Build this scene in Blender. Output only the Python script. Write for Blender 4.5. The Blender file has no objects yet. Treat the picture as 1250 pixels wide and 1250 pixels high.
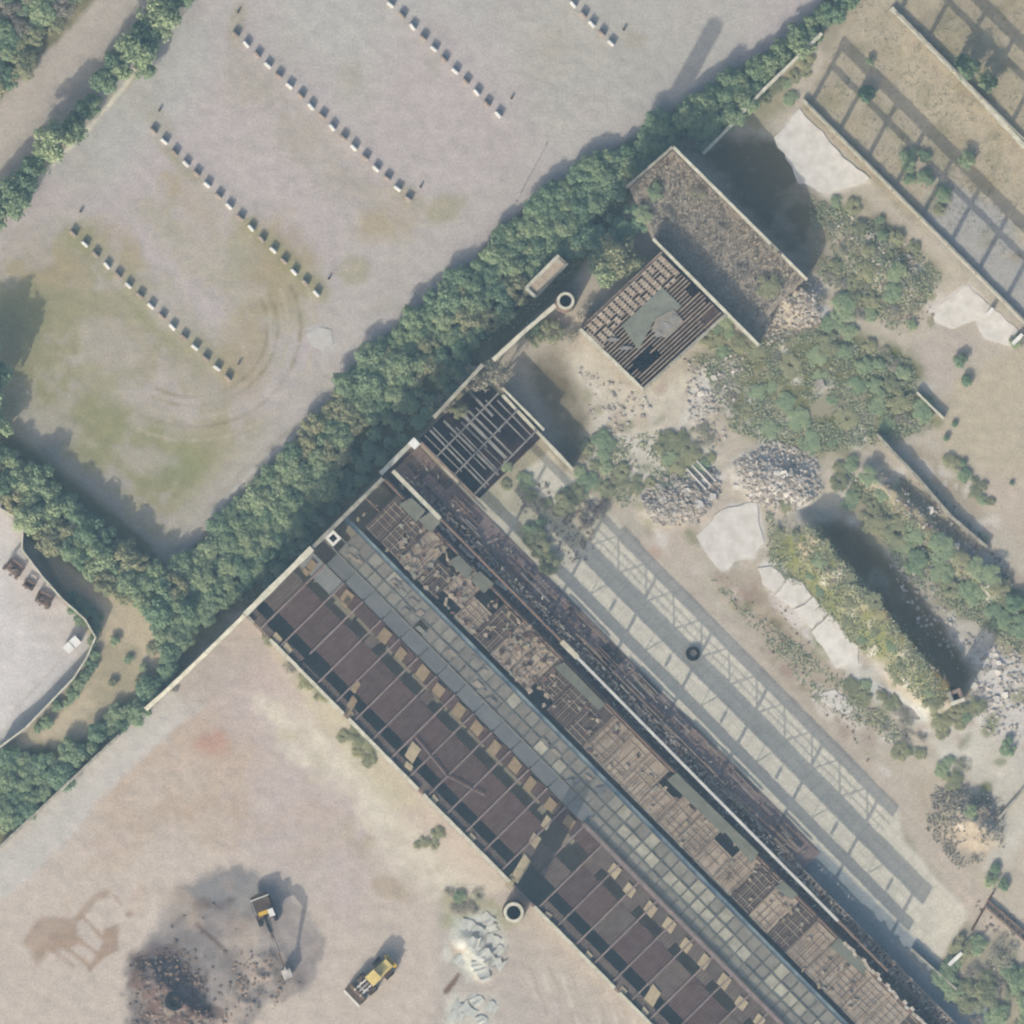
import bpy, bmesh, math, random
import numpy as np
from mathutils import Vector, Matrix
R = math.radians
random.seed(7)
scene = bpy.context.scene
col = scene.collection

# ------------------------------------------------------------------ camera, sky, sun, exposure
S = 0.12            # metres per map unit of the site plan (plan is 1250 x 1250 units)
CAM_H = 4000.0
cam = bpy.data.cameras.new('camera')
cam.sensor_width = 36.0
cam.lens = 36.0 * CAM_H / (1250 * S)
cam.clip_start = 10.0
cam.clip_end = 12000.0
cam_o = bpy.data.objects.new('camera', cam)
cam_o.location = (0, 0, CAM_H)
col.objects.link(cam_o)
scene.camera = cam_o

SUN_EL = R(30.0)
SHX, SHY = 0.475, 0.880           # compass direction in which shadows fall (x east, y north)
world = bpy.data.worlds.new('World')
scene.world = world
world.use_nodes = True
wn = world.node_tree
bg = wn.nodes['Background']
sky = wn.nodes.new('ShaderNodeTexSky')
sky.sky_type = 'NISHITA'
sky.sun_disc = False
sky.sun_elevation = SUN_EL
sky.sun_rotation = math.atan2(-SHX, -SHY)
sky.air_density = 1.0
sky.dust_density = 4.0
wn.links.new(sky.outputs[0], bg.inputs[0])
bg.inputs[1].default_value = 0.15
sl = bpy.data.lights.new('sun', 'SUN')
sl.energy = 3.0
sl.angle = R(0.6)
sl.color = (1.0, 0.93, 0.84)
so = bpy.data.objects.new('sun', sl)
so.location = (-60, -110, 90)
so.rotation_euler = Vector((SHX * math.cos(SUN_EL), SHY * math.cos(SUN_EL), -math.sin(SUN_EL))).to_track_quat('-Z', 'Y').to_euler()
col.objects.link(so)
scene.view_settings.view_transform = 'Standard'
scene.view_settings.look = 'None'
scene.view_settings.gamma = 1.0
scene.view_settings.exposure = 0.53
scene.render.engine = 'CYCLES'
scene.cycles.use_denoising = True
scene.cycles.max_bounces = 4
scene.cycles.diffuse_bounces = 3
scene.cycles.volume_bounces = 0
scene.cycles.filter_width = 2.2
HAZE = 0.00003

# ------------------------------------------------------------------ helpers
def m(px, py, z=0.0):
    return Vector(((px - 625) * S, (625 - py) * S, z))

def lin(c):
    c = c / 255.0
    return c / 12.92 if c <= 0.04045 else ((c + 0.055) / 1.055) ** 2.4
KL = (1.387, 1.338, 1.337)
VE = (0.044, 0.068, 0.088)
def alb(r, g, b):
    return tuple(min(0.85, max(0.008, (lin(x) - v) / k)) for x, v, k in zip((r, g, b), VE, KL))

class MB:
    def __init__(s):
        s.v = []; s.f = []
    def hexa(s, p):
        n = len(s.v); s.v += [tuple(q) for q in p]
        s.f += [(n, n+3, n+2, n+1), (n+4, n+5, n+6, n+7), (n, n+1, n+5, n+4), (n+1, n+2, n+6, n+5), (n+2, n+3, n+7, n+6), (n+3, n, n+4, n+7)]
        return s
    def box(s, x0, x1, y0, y1, z0, z1):
        return s.hexa([(x0,y0,z0),(x1,y0,z0),(x1,y1,z0),(x0,y1,z0),(x0,y0,z1),(x1,y0,z1),(x1,y1,z1),(x0,y1,z1)])
    def beam(s, a, b, w, h, w2=None, h2=None):
        a = Vector(a); b = Vector(b); d = (b - a).normalized()
        up = Vector((0,0,1)) if abs(d.z) < 0.95 else Vector((0,1,0))
        sd = d.cross(up).normalized(); u = sd.cross(d)
        w2 = w2 or w; h2 = h2 or h
        P = []
        for c, ww, hh in ((a, w, h), (b, w2, h2)):
            P.append([c - sd*ww/2 - u*hh/2, c + sd*ww/2 - u*hh/2, c + sd*ww/2 + u*hh/2, c - sd*ww/2 + u*hh/2])
        n = len(s.v)
        for q in P[0] + P[1]: s.v.append(tuple(q))
        s.f += [(n, n+1, n+2, n+3), (n+7, n+6, n+5, n+4)]
        for i in range(4):
            j = (i+1) % 4; s.f.append((n+i, n+4+i, n+4+j, n+j))
        return s
    def prism(s, poly, z0, z1, dz=0.0):
        n = len(s.v); k = len(poly)
        area = sum(poly[i][0]*poly[(i+1)%k][1]-poly[(i+1)%k][0]*poly[i][1] for i in range(k))
        if area < 0: poly = poly[::-1]
        for x, y in poly: s.v.append((x, y, z0))
        for x, y in poly: s.v.append((x, y, z1 + random.uniform(-dz, dz)))
        s.f.append(tuple(range(n+k-1, n-1, -1))); s.f.append(tuple(range(n+k, n+2*k)))
        for i in range(k):
            j = (i+1) % k; s.f.append((n+i, n+j, n+k+j, n+k+i))
        return s
    def cyl(s, a, b, r0, r1, n=12, cap=True):
        a = Vector(a); b = Vector(b); d = (b-a).normalized()
        up = Vector((0,0,1)) if abs(d.z) < 0.9 else Vector((1,0,0))
        x = d.cross(up).normalized(); y = d.cross(x)
        o = len(s.v)
        for c, r in ((a, r0), (b, r1)):
            for i in range(n):
                t = 2*math.pi*i/n; s.v.append(tuple(c + x*r*math.cos(t) + y*r*math.sin(t)))
        for i in range(n):
            j = (i+1) % n; s.f.append((o+i, o+n+i, o+n+j, o+j))
        if cap:
            s.f.append(tuple(range(o, o+n))); s.f.append(tuple(range(o+2*n-1, o+n-1, -1)))
        return s
    def lathe(s, prof, n=24, c=(0,0)):
        o = len(s.v)
        for r, z in prof:
            for i in range(n):
                t = 2*math.pi*i/n; s.v.append((c[0]+r*math.cos(t), c[1]+r*math.sin(t), z))
        for k in range(len(prof)-1):
            for i in range(n):
                j = (i+1) % n; s.f.append((o+k*n+i, o+k*n+j, o+(k+1)*n+j, o+(k+1)*n+i))
        return s
    def mesh(s, name):
        me = bpy.data.meshes.new(name); me.from_pydata(s.v, [], s.f); me.update(); return me

def link(name, me, mat, parent=None, loc=(0,0,0), rot=None):
    o = bpy.data.objects.new(name, me)
    if mat is not None and me is not None and not me.materials: me.materials.append(mat)
    o.location = loc
    if rot is not None: o.rotation_euler = rot
    if parent is not None: o.parent = parent
    col.objects.link(o)
    return o
def part(name, mb, mat, parent, loc=(0,0,0), rot=None, label=None):
    o = link(name, mb.mesh(name) if isinstance(mb, MB) else mb, mat, parent, loc, rot)
    if label: o['label'] = label
    return o
def tag(o, label, cat, group=None):
    o['label'] = label; o['category'] = cat
    if group: o['group'] = group
    return o
def thing(name, label, cat, loc=(0,0,0), rz=0.0, group=None):
    o = bpy.data.objects.new(name, None); o.empty_display_size = 0.3
    o.location = loc; o.rotation_euler = (0, 0, rz); col.objects.link(o)
    return tag(o, label, cat, group)
def copy_tree(o, parent=None):
    c = o.copy(); col.objects.link(c); c.parent = parent
    for ch in list(o.children): copy_tree(ch, c)
    return c

# ------------------------------------------------------------------ materials
def new_mat(name):
    mt = bpy.data.materials.new(name); mt.use_nodes = True
    nt = mt.node_tree; b = nt.nodes['Principled BSDF']
    b.inputs['Roughness'].default_value = 0.9
    b.inputs['Specular IOR Level'].default_value = 0.2
    return mt, nt, b
def surf(name, c1, c2=None, scale=1.5, detail=5, rough=0.9, c3=None, bump=0.0, metal=0.0, objrand=0.0, lo=0.35, hi=0.65):
    mt, nt, b = new_mat(name)
    b.inputs['Roughness'].default_value = rough; b.inputs['Metallic'].default_value = metal
    a1 = alb(*c1); a2 = alb(*(c2 or c1))
    tc = nt.nodes.new('ShaderNodeTexCoord')
    gm = nt.nodes.new('ShaderNodeNewGeometry')
    nz = nt.nodes.new('ShaderNodeTexNoise'); nz.inputs['Scale'].default_value = scale; nz.inputs['Detail'].default_value = detail; nz.inputs['Roughness'].default_value = 0.65
    nt.links.new(gm.outputs['Position'], nz.inputs['Vector'])
    cr = nt.nodes.new('ShaderNodeValToRGB')
    cr.color_ramp.elements[0].position = lo; cr.color_ramp.elements[0].color = (*a1, 1)
    cr.color_ramp.elements[1].position = hi; cr.color_ramp.elements[1].color = (*a2, 1)
    if c3:
        e = cr.color_ramp.elements.new(0.5 * (lo + hi)); e.color = (*alb(*c3), 1)
    nt.links.new(nz.outputs[0], cr.inputs[0])
    out = cr.outputs[0]
    if objrand:
        oi = nt.nodes.new('ShaderNodeObjectInfo')
        mr = nt.nodes.new('ShaderNodeMapRange'); mr.inputs[3].default_value = 1 - objrand; mr.inputs[4].default_value = 1 + objrand
        nt.links.new(oi.outputs['Random'], mr.inputs[0])
        mx = nt.nodes.new('ShaderNodeVectorMath'); mx.operation = 'SCALE'
        nt.links.new(out, mx.inputs[0]); nt.links.new(mr.outputs[0], mx.inputs['Scale'])
        out = mx.outputs[0]
    nt.links.new(out, b.inputs['Base Color'])
    if bump:
        bp = nt.nodes.new('ShaderNodeBump'); bp.inputs['Strength'].default_value = bump; bp.inputs['Distance'].default_value = 0.1
        nt.links.new(nz.outputs[0], bp.inputs['Height']); nt.links.new(bp.outputs[0], b.inputs['Normal'])
    return mt
M = {}
M['coping'] = surf('pale_coping', (222,218,200), (190,186,168), 1.2, objrand=.05)
M['coping_dim'] = surf('weathered_coping', (184,180,166), (146,146,138), 1.2)
M['wall'] = surf('rendered_wall', (176,170,158), (140,136,126), 0.8)
M['brick'] = surf('brick_wall', (164,150,140), (138,126,120), 1.5)
M['sheet'] = surf('dark_corrugated_sheet', (94,90,94), (106,101,104), 0.7, objrand=.10, rough=.75)
M['sheet2'] = surf('grey_brown_sheet', (102,100,102), (116,113,112), 0.7, objrand=.10, rough=.75)
M['rafter'] = surf('pinkish_rafter', (150,140,139), (130,124,124), 1.0, objrand=.08)
M['sand'] = surf('sandy_sun_patch', (184,174,152), (164,152,132), 1.5, objrand=.08)  # beige of the painted sun patches, also used on loose roof fragments
M['slab_blue'] = surf('blue_grey_slab', (130,136,138), (144,147,146), .8, objrand=.07)
M['slab_green'] = surf('grey_green_slab', (143,149,140), (128,134,128), .6, objrand=.04)
M['gutter'] = surf('steel_gutter', (92,112,126), (140,155,158), 0.35, rough=.6, objrand=.05)
M['mullion'] = surf('glazing_bar', (146,148,142), (126,130,126), 1.2)
M['pane'] = surf('dusty_glass', (172,168,156), (154,151,142), .8, objrand=.07, rough=.85)
M['pane_pale'] = surf('pale_beige_glass', (212,205,184), (182,176,158), .9, objrand=.10, rough=.85)  # pale beige, mainly the middle pane row
M['pane_mess'] = surf('littered_glass', (144,144,138), (164,158,148), 1.6, objrand=.07, rough=.85)
M['batten'] = surf('roof_batten', (190,178,162), (166,154,142), 1.2, objrand=.12)
M['deck'] = surf('brown_roof_deck', (192,183,168), (160,153,144), .8, objrand=.12, c3=(186,170,152))
M['white_steel'] = surf('white_painted_steel', (215,213,205), (188,186,182), 0.6, rough=.6)
M['rust'] = surf('rusty_steel', (150,134,126), (128,116,112), 0.9)
M['joist'] = surf('concrete_joist', (158,158,154), (130,132,132), 1.0, objrand=.10)
M['joist_brown'] = surf('timber_joist', (170,158,146), (142,130,120), 1.1, objrand=.12)
M['dark_floor'] = surf('shaded_dark_floor', (84,82,82), (70,74,76), .6)  # dark soil tone with the shade under the joists put in
M['concrete'] = surf('broken_concrete', (230,224,214), (208,202,192), .6, objrand=.10)
M['concrete_grey'] = surf('grey_concrete', (172,168,162), (140,138,134), 1.1, objrand=.12)
M['white'] = surf('white_paint', (240,238,230), (222,220,214), 1.0, objrand=.04)
M['brown_block'] = surf('stained_concrete', (188,176,166), (160,148,140), 1.0, objrand=.06)
M['yellow'] = surf('yellow_machine_paint', (226,190,104), (206,172,96), .8, rough=.5)
M['yellow_pale'] = surf('dusty_yellow_paint', (232,212,150), (214,192,134), .8, rough=.5)
M['black'] = surf('black_rubber', (52,52,54), (66,64,64), 1.5)
M['steel'] = surf('worn_steel', (150,148,146), (196,194,190), 1.0, rough=.5)
M['darksteel'] = surf('dark_steel', (88,86,86), (110,106,104), 1.0, rough=.6)
M['glass'] = surf('cab_glass', (62,72,80), (72,82,90), 1.0, rough=.15)
M['bark'] = surf('bark', (112,100,88), (86,78,70), 3.0)
M['ash'] = surf('charred_debris', (104,98,98), (140,134,132), 1.5, objrand=.15)
M['rubble'] = surf('pale_rubble', (210,204,194), (162,154,144), 1.4)
M['rubble_mid'] = surf('grey_rubble', (168,160,152), (128,122,116), 1.4)
M['rubble_brown'] = surf('brown_rubble', (168,152,140), (134,122,114), 1.4)
M['sheeting'] = surf('pale_sheeting', (216,216,206), (194,196,188), .8, rough=.6)
M['soot'] = surf('sooty_lining', (42,40,40), (56,52,50), 1.0)

def foliage(name, ca, cb, cc):
    mt, nt, b = new_mat(name)
    b.inputs['Roughness'].default_value = 0.75
    oi = nt.nodes.new('ShaderNodeObjectInfo'); gm = nt.nodes.new('ShaderNodeNewGeometry')
    nz = nt.nodes.new('ShaderNodeTexNoise'); nz.inputs['Scale'].default_value = .9; nz.inputs['Detail'].default_value = 3
    nt.links.new(gm.outputs['Position'], nz.inputs['Vector'])
    ad = nt.nodes.new('ShaderNodeMath'); ad.operation = 'MULTIPLY_ADD'; ad.inputs[1].default_value = .45; ad.inputs[2].default_value = -.22
    nt.links.new(oi.outputs['Random'], ad.inputs[0])
    a2 = nt.nodes.new('ShaderNodeMath'); a2.operation = 'ADD'
    nt.links.new(ad.outputs[0], a2.inputs[0]); nt.links.new(nz.outputs[0], a2.inputs[1])
    cr = nt.nodes.new('ShaderNodeValToRGB')
    cr.color_ramp.elements[0].position = .25; cr.color_ramp.elements[0].color = (*ca, 1)
    cr.color_ramp.elements[1].position = .78; cr.color_ramp.elements[1].color = (*cc, 1)
    e = cr.color_ramp.elements.new(.5); e.color = (*cb, 1)
    nt.links.new(a2.outputs[0], cr.inputs[0]); nt.links.new(cr.outputs[0], b.inputs['Base Color'])
    tr = nt.nodes.new('ShaderNodeBsdfTranslucent'); nt.links.new(cr.outputs[0], tr.inputs[0])
    mx = nt.nodes.new('ShaderNodeMixShader'); mx.inputs[0].default_value = .38
    nt.links.new(b.outputs[0], mx.inputs[1]); nt.links.new(tr.outputs[0], mx.inputs[2])
    nt.links.new(mx.outputs[0], nt.nodes['Material Output'].inputs[0])
    return mt
M['leaf'] = foliage('green_leaves', (.215,.285,.160), (.275,.345,.190), (.350,.400,.220))
M['leaf_deep'] = foliage('deep_green_leaves', (.160,.240,.145), (.205,.290,.170), (.265,.340,.190))
M['leaf_olive'] = foliage('olive_leaves', (.240,.255,.145), (.310,.315,.175), (.370,.360,.195))
M['leaf_dry'] = foliage('dry_brush', (.280,.255,.205), (.340,.310,.245), (.320,.320,.210))
M['twig'] = foliage('bare_twigs', (.110,.100,.095), (.150,.135,.125), (.19,.17,.15))
M['grass_blade'] = foliage('grass_blades', (.22,.235,.155), (.27,.275,.18), (.33,.32,.21))
M['weed'] = foliage('weed_leaves', (.270,.295,.185), (.330,.350,.215), (.40,.40,.25))
M['bay_sheet'] = surf('purple_brown_sheet', (146,132,130), (164,150,146), 1.2, objrand=.10)
M['sun_patch_dim'] = surf('dim_sun_patch', (156,144,126), (140,128,114), 1.5, objrand=.08)  # duller beige for the painted sun patches
M['fill'] = surf('dry_brown_fill', (176,168,156), (146,138,128), .9)
M['slab_lot'] = surf('pale_grey_slab', (204,200,194), (190,186,180), .8)

# ------------------------------------------------------------------ the ground
ext = [-3000, -1600, -900, -500, -300, -200, -130, -90]
xs = np.array(ext + list(np.arange(-60, 1310.1, 2.5)) + [1250 - e for e in ext[::-1]], dtype=np.float64)
NX = len(xs)
GX, GY = np.meshgrid(xs, xs)           # plan units; row = y
rng = np.random.RandomState(11)
def vnoise(scale, seed):
    r = np.random.RandomState(seed); n = 256
    g = r.rand(n, n)
    u = (GX + 4000) / scale; v = (GY + 4000) / scale
    iu = np.floor(u).astype(int); iv = np.floor(v).astype(int)
    fu = u - iu; fv = v - iv
    fu = fu*fu*(3-2*fu); fv = fv*fv*(3-2*fv)
    a = g[iv % n, iu % n]; b = g[iv % n, (iu+1) % n]; c = g[(iv+1) % n, iu % n]; d = g[(iv+1) % n, (iu+1) % n]
    return (a*(1-fu)+b*fu)*(1-fv) + (c*(1-fu)+d*fu)*fv
def fbm(scale, seed, oct=4, gain=.55):
    t = 0; w = 1; s = 0
    for k in range(oct):
        t = t + w*vnoise(scale/2**k, seed+k*17); s += w; w *= gain
    return t/s*2 - 1
NB, NM, NF = fbm(120, 1), fbm(36, 2), fbm(11, 3, 3)
NG = fbm(60, 40, 5, .7)
WX = fbm(45, 5)*1.0
def sdist(poly, sub):
    x = GX[sub]; y = GY[sub]
    d = np.full(x.shape, 1e9); ins = np.zeros(x.shape, bool)
    n = len(poly)
    for i in range(n):
        ax, ay = poly[i]; bx, by = poly[(i+1) % n]
        ex, ey = bx-ax, by-ay; wx, wy = x-ax, y-ay
        t = np.clip((wx*ex+wy*ey)/(ex*ex+ey*ey+1e-9), 0, 1)
        d = np.minimum(d, (wx-ex*t)**2 + (wy-ey*t)**2)
        c = ((ay <= y) & (by > y)) | ((by <= y) & (ay > y))
        ins ^= c & (x < ax + (y-ay)*ex/(ey if abs(ey) > 1e-9 else 1e-9))
    d = np.sqrt(d)
    return np.where(ins, d, -d)
def ldist(pts, sub):
    x = GX[sub]; y = GY[sub]; d = np.full(x.shape, 1e9)
    for i in range(len(pts)-1):
        ax, ay = pts[i]; bx, by = pts[i+1]
        ex, ey = bx-ax, by-ay; wx, wy = x-ax, y-ay
        t = np.clip((wx*ex+wy*ey)/(ex*ex+ey*ey+1e-9), 0, 1)
        d = np.minimum(d, (wx-ex*t)**2 + (wy-ey*t)**2)
    return np.sqrt(d)
def bsub(pts, mg):
    px = [p[0] for p in pts]; py = [p[1] for p in pts]
    i0, i1 = np.searchsorted(xs, min(px)-mg), np.searchsorted(xs, max(px)+mg)
    j0, j1 = np.searchsorted(xs, min(py)-mg), np.searchsorted(xs, max(py)+mg)
    return (slice(j0, max(j1, j0+1)), slice(i0, max(i1, i0+1)))
COL = np.zeros((NX, NX, 3)); COL[:] = alb(170, 164, 148)
ZG = np.zeros((NX, NX))
def ss(x): x = np.clip(x, 0, 1); return x*x*(3-2*x)
def mixin(sub, k, c):
    COL[sub] = COL[sub]*(1-k[..., None]) + np.array(c)*k[..., None]
def paint(poly, c, soft=6, op=1.0, warp=8, mott=0.0, nz=None):
    sub = bsub(poly, soft+warp+4)
    d = sdist(poly, sub) + warp*(NM[sub]*.7 + NF[sub]*.5)
    k = ss(d/(2*soft)+.5)*op
    if mott: k = k*np.clip(1 - mott + mott*2.2*ss((nz if nz is not None else NG)[sub]*1.6+.5) - .1*mott, 0, 1)
    mixin(sub, k, alb(*c))
def stroke(pts, w, c, soft=2.5, op=1.0, warp=2, mott=0.0):
    sub = bsub(pts, w+soft+warp+4)
    d = w - ldist(pts, sub) + warp*NF[sub]
    k = ss(d/(2*soft)+.5)*op
    if mott: k = k*np.clip(1-mott+mott*2*ss(NF[sub]*1.6+.5), 0, 1)
    mixin(sub, k, alb(*c))
def ell(cx, cy, rx, ry, a=0, n=14):
    a = R(a); o = []
    for i in range(n):
        t = 2*math.pi*i/n; x = rx*math.cos(t); y = ry*math.sin(t)
        o.append((cx+x*math.cos(a)-y*math.sin(a), cy+x*math.sin(a)+y*math.cos(a)))
    return o
def blob(cx, cy, rx, ry, a, c, soft=6, op=.8, warp=8, mott=0.0): paint(ell(cx, cy, rx, ry, a), c, soft, op, warp, mott)
def mound(pts, w, h, p=1.0, rough=.35):
    sub = bsub(pts, w*1.6)
    d = ldist(pts, sub)/w
    k = ss(1-d + .25*NM[sub])**p
    ZG[sub] = np.maximum(ZG[sub], h*k*(1 + rough*NF[sub]))

LOT = [(232,-60),(1040,-60),(985,28),(935,62),(890,88),(850,112),(800,148),(740,188),(690,218),(650,244),(610,280),(575,320),(545,345),(520,368),(480,400),(432,445),(405,485),(390,505),(345,550),(320,580),(290,610),(245,658),(208,692),(185,665),(130,615),(75,570),(45,540),(20,500),(-60,440),(-60,345),(60,205)]
LOT_OUT = LOT
ROAD = [(-60,175),(30,90),(110,10),(150,-60),(235,-60),(215,0),(150,65),(90,130),(30,205),(-60,290)]
SANDLOT = [(-60,590),(0,615),(28,645),(27,672),(75,730),(105,755),(117,778),(90,830),(30,890),(-60,970)]
YARD = [(-60,1090),(0,1033),(112,928),(208,838),(300,750),(480,935),(620,1078),(648,1103),(850,1310),(-60,1310)]
FLOOR = [(560,590),(640,560),(700,585),(1100,985),(1260,1150),(1310,1310),(1060,1310),(900,1160),(640,740),(500,545)]
NELOT = [(975,135),(1045,0),(1090,-60),(1310,-60),(1310,460),(1250,400),(1145,297),(1060,215)]
GRAVEL, GREY, GRASSY = (186,178,175), (183,182,176), (158,156,132)
# scrub belt under the trees
paint([(-60,-60),(200,-60),(-60,240)], (132,132,112), 10, .9, 10, .3)
paint([(1040,-60),(985,28),(850,112),(650,244),(545,345),(432,445),(345,550),(208,692),(185,665),(-60,470),(-60,600),(60,680),(120,790),(60,890),(-60,970),(-60,1090),(208,838),(300,750),(420,628),(505,540),(600,440),(690,360),(820,180),(1000,40)], (112,118,98), 6, 1, 6, .2)
# parking lot
paint(LOT, GRAVEL, 3, 1, 6)
paint([(330,-60),(640,-60),(640,60),(500,20),(430,110),(330,60)], GREY, 60, .8, 30)
paint([(180,20),(280,10),(230,130),(120,230),(60,210)], GREY, 30, .9, 20)
paint([(640,-60),(940,-60),(900,80),(800,140),(700,200),(640,150)], (183,180,172), 40, .9, 20)
paint([(-60,320),(50,270),(150,330),(280,450),(340,520),(290,610),(208,680),(45,540),(-60,440)], (162,158,132), 40, .85, 30, .6)
paint([(20,430),(120,470),(220,520),(270,560),(240,620),(150,600),(60,540),(10,490)], (152,152,124), 22, .85, 20, .5)
blob(215, 572, 32, 20, 0, (142,150,120), 14, .7, 10, .4)
blob(60, 400, 60, 60, 0, (156,154,128), 25, .7, 20, .6)
paint([(250,230),(390,330),(400,380),(330,420),(240,330),(160,250)], (168,164,140), 30, .75, 25, .6)
paint([(290,60),(420,170),(520,250),(500,300),(400,230),(280,110)], (172,166,152), 26, .6, 22, .7)
paint([(60,260),(120,270),(300,440),(290,480),(180,400),(60,300)], (162,160,134), 20, .6, 18, .6)
paint([(430,260),(560,240),(640,220),(560,330),(420,440),(330,560),(260,640),(200,690),(230,610),(320,520),(390,440)], (188,182,174), 22, .7, 14, .3)
paint([(600,220),(660,160),(780,130),(850,110),(720,200),(640,245)], (190,184,178), 20, .5, 14)
for (x, y, rx, ry, a) in ((140,420,45,30,30),(210,380,40,18,40),(190,470,50,18,-25),(60,520,40,25,20),(330,250,40,20,30),(250,300,40,20,40),(180,560,40,18,10)):
    blob(x, y, rx, ry, a, (186,178,172), 14, .55, 16, .5)
for (x, y, rx, ry, a) in ((100,285,22,18,40),(196,150,20,10,45),(290,30,12,26,10),(385,350,22,14,30),(498,240,20,12,40),(278,455,16,12,40),(775,50,12,8,0),(430,330,22,16,0),(545,255,30,14,-30)):
    blob(x, y, rx, ry, a, (160,156,130), 8, .6, 8, .4)
for (x, y, rx, ry, a_) in ((300,440,34,60,10),(345,300,50,30,35),(150,300,40,18,45),(230,245,50,16,45),(60,330,50,24,0),(470,270,40,18,-20),(330,350,30,40,0)):
    blob(x, y, rx, ry, a_, (172,160,136), 16, .7, 18, .5)
for (x, y, rx, ry, a_) in ((110,310,40,10,42),(230,210,60,8,45),(340,310,60,10,45),(180,390,60,8,43),(160,520,60,20,15),(30,380,30,40,0)):
    blob(x, y, rx, ry, a_, (152,153,126), 8, .65, 10, .4)
# tyre marks turning in the corner of the lot
for rr in (92, 104, 118, 132, 150):
    pts = [(235+rr*math.cos(R(t)), 400+rr*.92*math.sin(R(t))) for t in range(-25, 120, 8)]
    stroke(pts, 1.8, (184,176,158) if rr % 4 else (146,140,120), 2.0, .75, 2, .4)
for k in range(5):
    stroke([(420+k*5,470+k*4),(360+k*6,520+k*6),(300+k*5,570+k*8),(250+k*3,625+k*8)], 1.8, (206,202,194) if k % 2 else (166,160,150), 2, .65, 2, .5)
blob(391, 412, 18, 15, 30, (190,187,182), 2.5, .95, 5)
stroke([(329,385),(331,430)], 1.6, (200,196,186), 2, .6, 1); stroke([(331,428),(365,420)], 1.4, (200,196,186), 2, .5, 1)
# north-west track
paint(ROAD, (186,178,168), 5, 1, 6); paint([(-60,240),(60,120),(150,30),(170,60),(60,190),(-60,290)], (176,168,158), 14, .6, 10, .4)
stroke([(0,250),(40,215),(105,150),(150,108),(205,35),(235,-8)], 5, (178,170,148), 4, .7, 4, .4)
stroke([(-5,275),(12,262),(55,210),(110,155),(150,108),(186,56),(230,2)], 2.6, (216,210,192), 2, .95, 1.5)
# pale sand lot on the west side
paint(SANDLOT, (208,203,199), 3, 1, 2); paint([(20,650),(75,725),(100,770),(60,800),(10,740)], (198,190,184), 12, .6, 8, .4)
stroke([(105,800),(60,850),(0,905)], 7, (186,184,178), 4, .6, 2)  # greyer strip painted where the perimeter wall's shadow falls
stroke([(85,795),(60,822),(15,870)], 1.5, (190,182,174), 2, .5, 2, .5)
paint([(60,690),(120,720),(210,745),(225,790),(160,850),(110,900),(40,915),(0,925),(60,880),(120,800)], (194,182,160), 10, .95, 12, .3)
paint([(55,675),(85,690),(130,725),(110,745),(75,715)], (176,164,144), 7, .9, 6)
stroke([(50,680),(75,725),(110,755)], 6, (124,118,110), 4, .7, 3)
# work yard in the south
paint(YARD, (198,187,176), 3, 1, 3)
paint([(190,860),(300,755),(420,900),(480,1010),(430,1130),(330,1060),(260,1000),(180,1000),(120,1050),(150,930)], (193,181,177), 30, .8, 26, .3)
paint([(150,870),(260,860),(330,930),(300,1010),(160,1040),(80,1110),(110,1010)], (190,174,156), 30, .7, 26, .6)
paint([(-60,1090),(0,1035),(112,928),(208,840),(250,860),(180,920),(120,975),(90,1020),(30,1075),(-60,1150)], (198,194,187), 5, .9, 5)
paint([(208,838),(300,752),(335,800),(270,850),(228,870)], (182,175,168), 10, .7, 10, .4)
paint([(310,850),(360,860),(440,930),(500,1010),(560,1060),(620,1085),(560,1110),(480,1060),(420,960),(350,930)], (214,207,192), 18, .9, 14, .3)
paint([(330,790),(360,800),(470,925),(520,985),(480,990),(400,900)], (196,190,170), 8, .8, 8, .3)
blob(260, 905, 22, 16, 0, (188,150,138), 10, .6, 12); blob(480, 1085, 26, 14, 20, (172,160,142), 8, .6, 8)
blob(390, 1010, 40, 25, 50, (186,172,158), 20, .5, 14, .5); blob(240, 1000, 70, 30, 0, (186,170,154), 24, .5, 20, .5)
paint([(530,1105),(620,1085),(660,1125),(800,1270),(520,1300),(535,1180)], (186,179,171), 8, .9, 6)
for k in range(14):
    x = 600+k*14; stroke([(x,1150+k*6),(x+26+4*(k%3),1215+k*8)], 1.2, (168,162,154) if k % 2 else (206,200,192), 1.6, .5, 2, .5)
paint([(540,1090),(600,1095),(640,1125),(600,1150),(540,1130)], (160,162,136), 8, .8, 8, .4)
paint([(555,1120),(600,1110),(618,1140),(600,1180),(570,1200),(545,1170)], (206,208,198), 7, .85, 8, .3)
blob(558, 1157, 10, 12, 0, (182,168,154), 5, .8, 4); stroke([(560,1190),(553,1200),(545,1210)], 3, (126,110,104), 2, .9, 2)
paint([(540,1225),(580,1215),(600,1240),(575,1260),(545,1250)], (204,202,192), 6, .8, 6)
# dark wet stains, in the shape of a wall plan
W = (166,148,134)
paint([(30,1150),(50,1118),(95,1120),(95,1155),(60,1162),(45,1178)], W, 5, .85, 9, .2)
stroke([(95,1120),(118,1095),(130,1090)], 5, W, 3, .8, 3); stroke([(100,1118),(125,1145),(142,1130)], 2.5, W, 2, .8, 2)
paint([(128,1132),(146,1132),(146,1160),(125,1170),(110,1190),(105,1182),(122,1160)], W, 3, .85, 4)
stroke([(72,1150),(110,1180)], 3, W, 2, .75, 2); stroke([(96,1148),(125,1168)], 3, W, 2, .75, 2); stroke([(58,1155),(90,1180)], 2.4, W, 2, .6, 2)
blob(158, 1116, 5, 4, 0, W, 2, .8, 2); stroke([(138,1092),(148,1104)], 1.6, W, 1.5, .7, 1); blob(170,1100,10,20,0,(190,172,158),6,.5,6)
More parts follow.
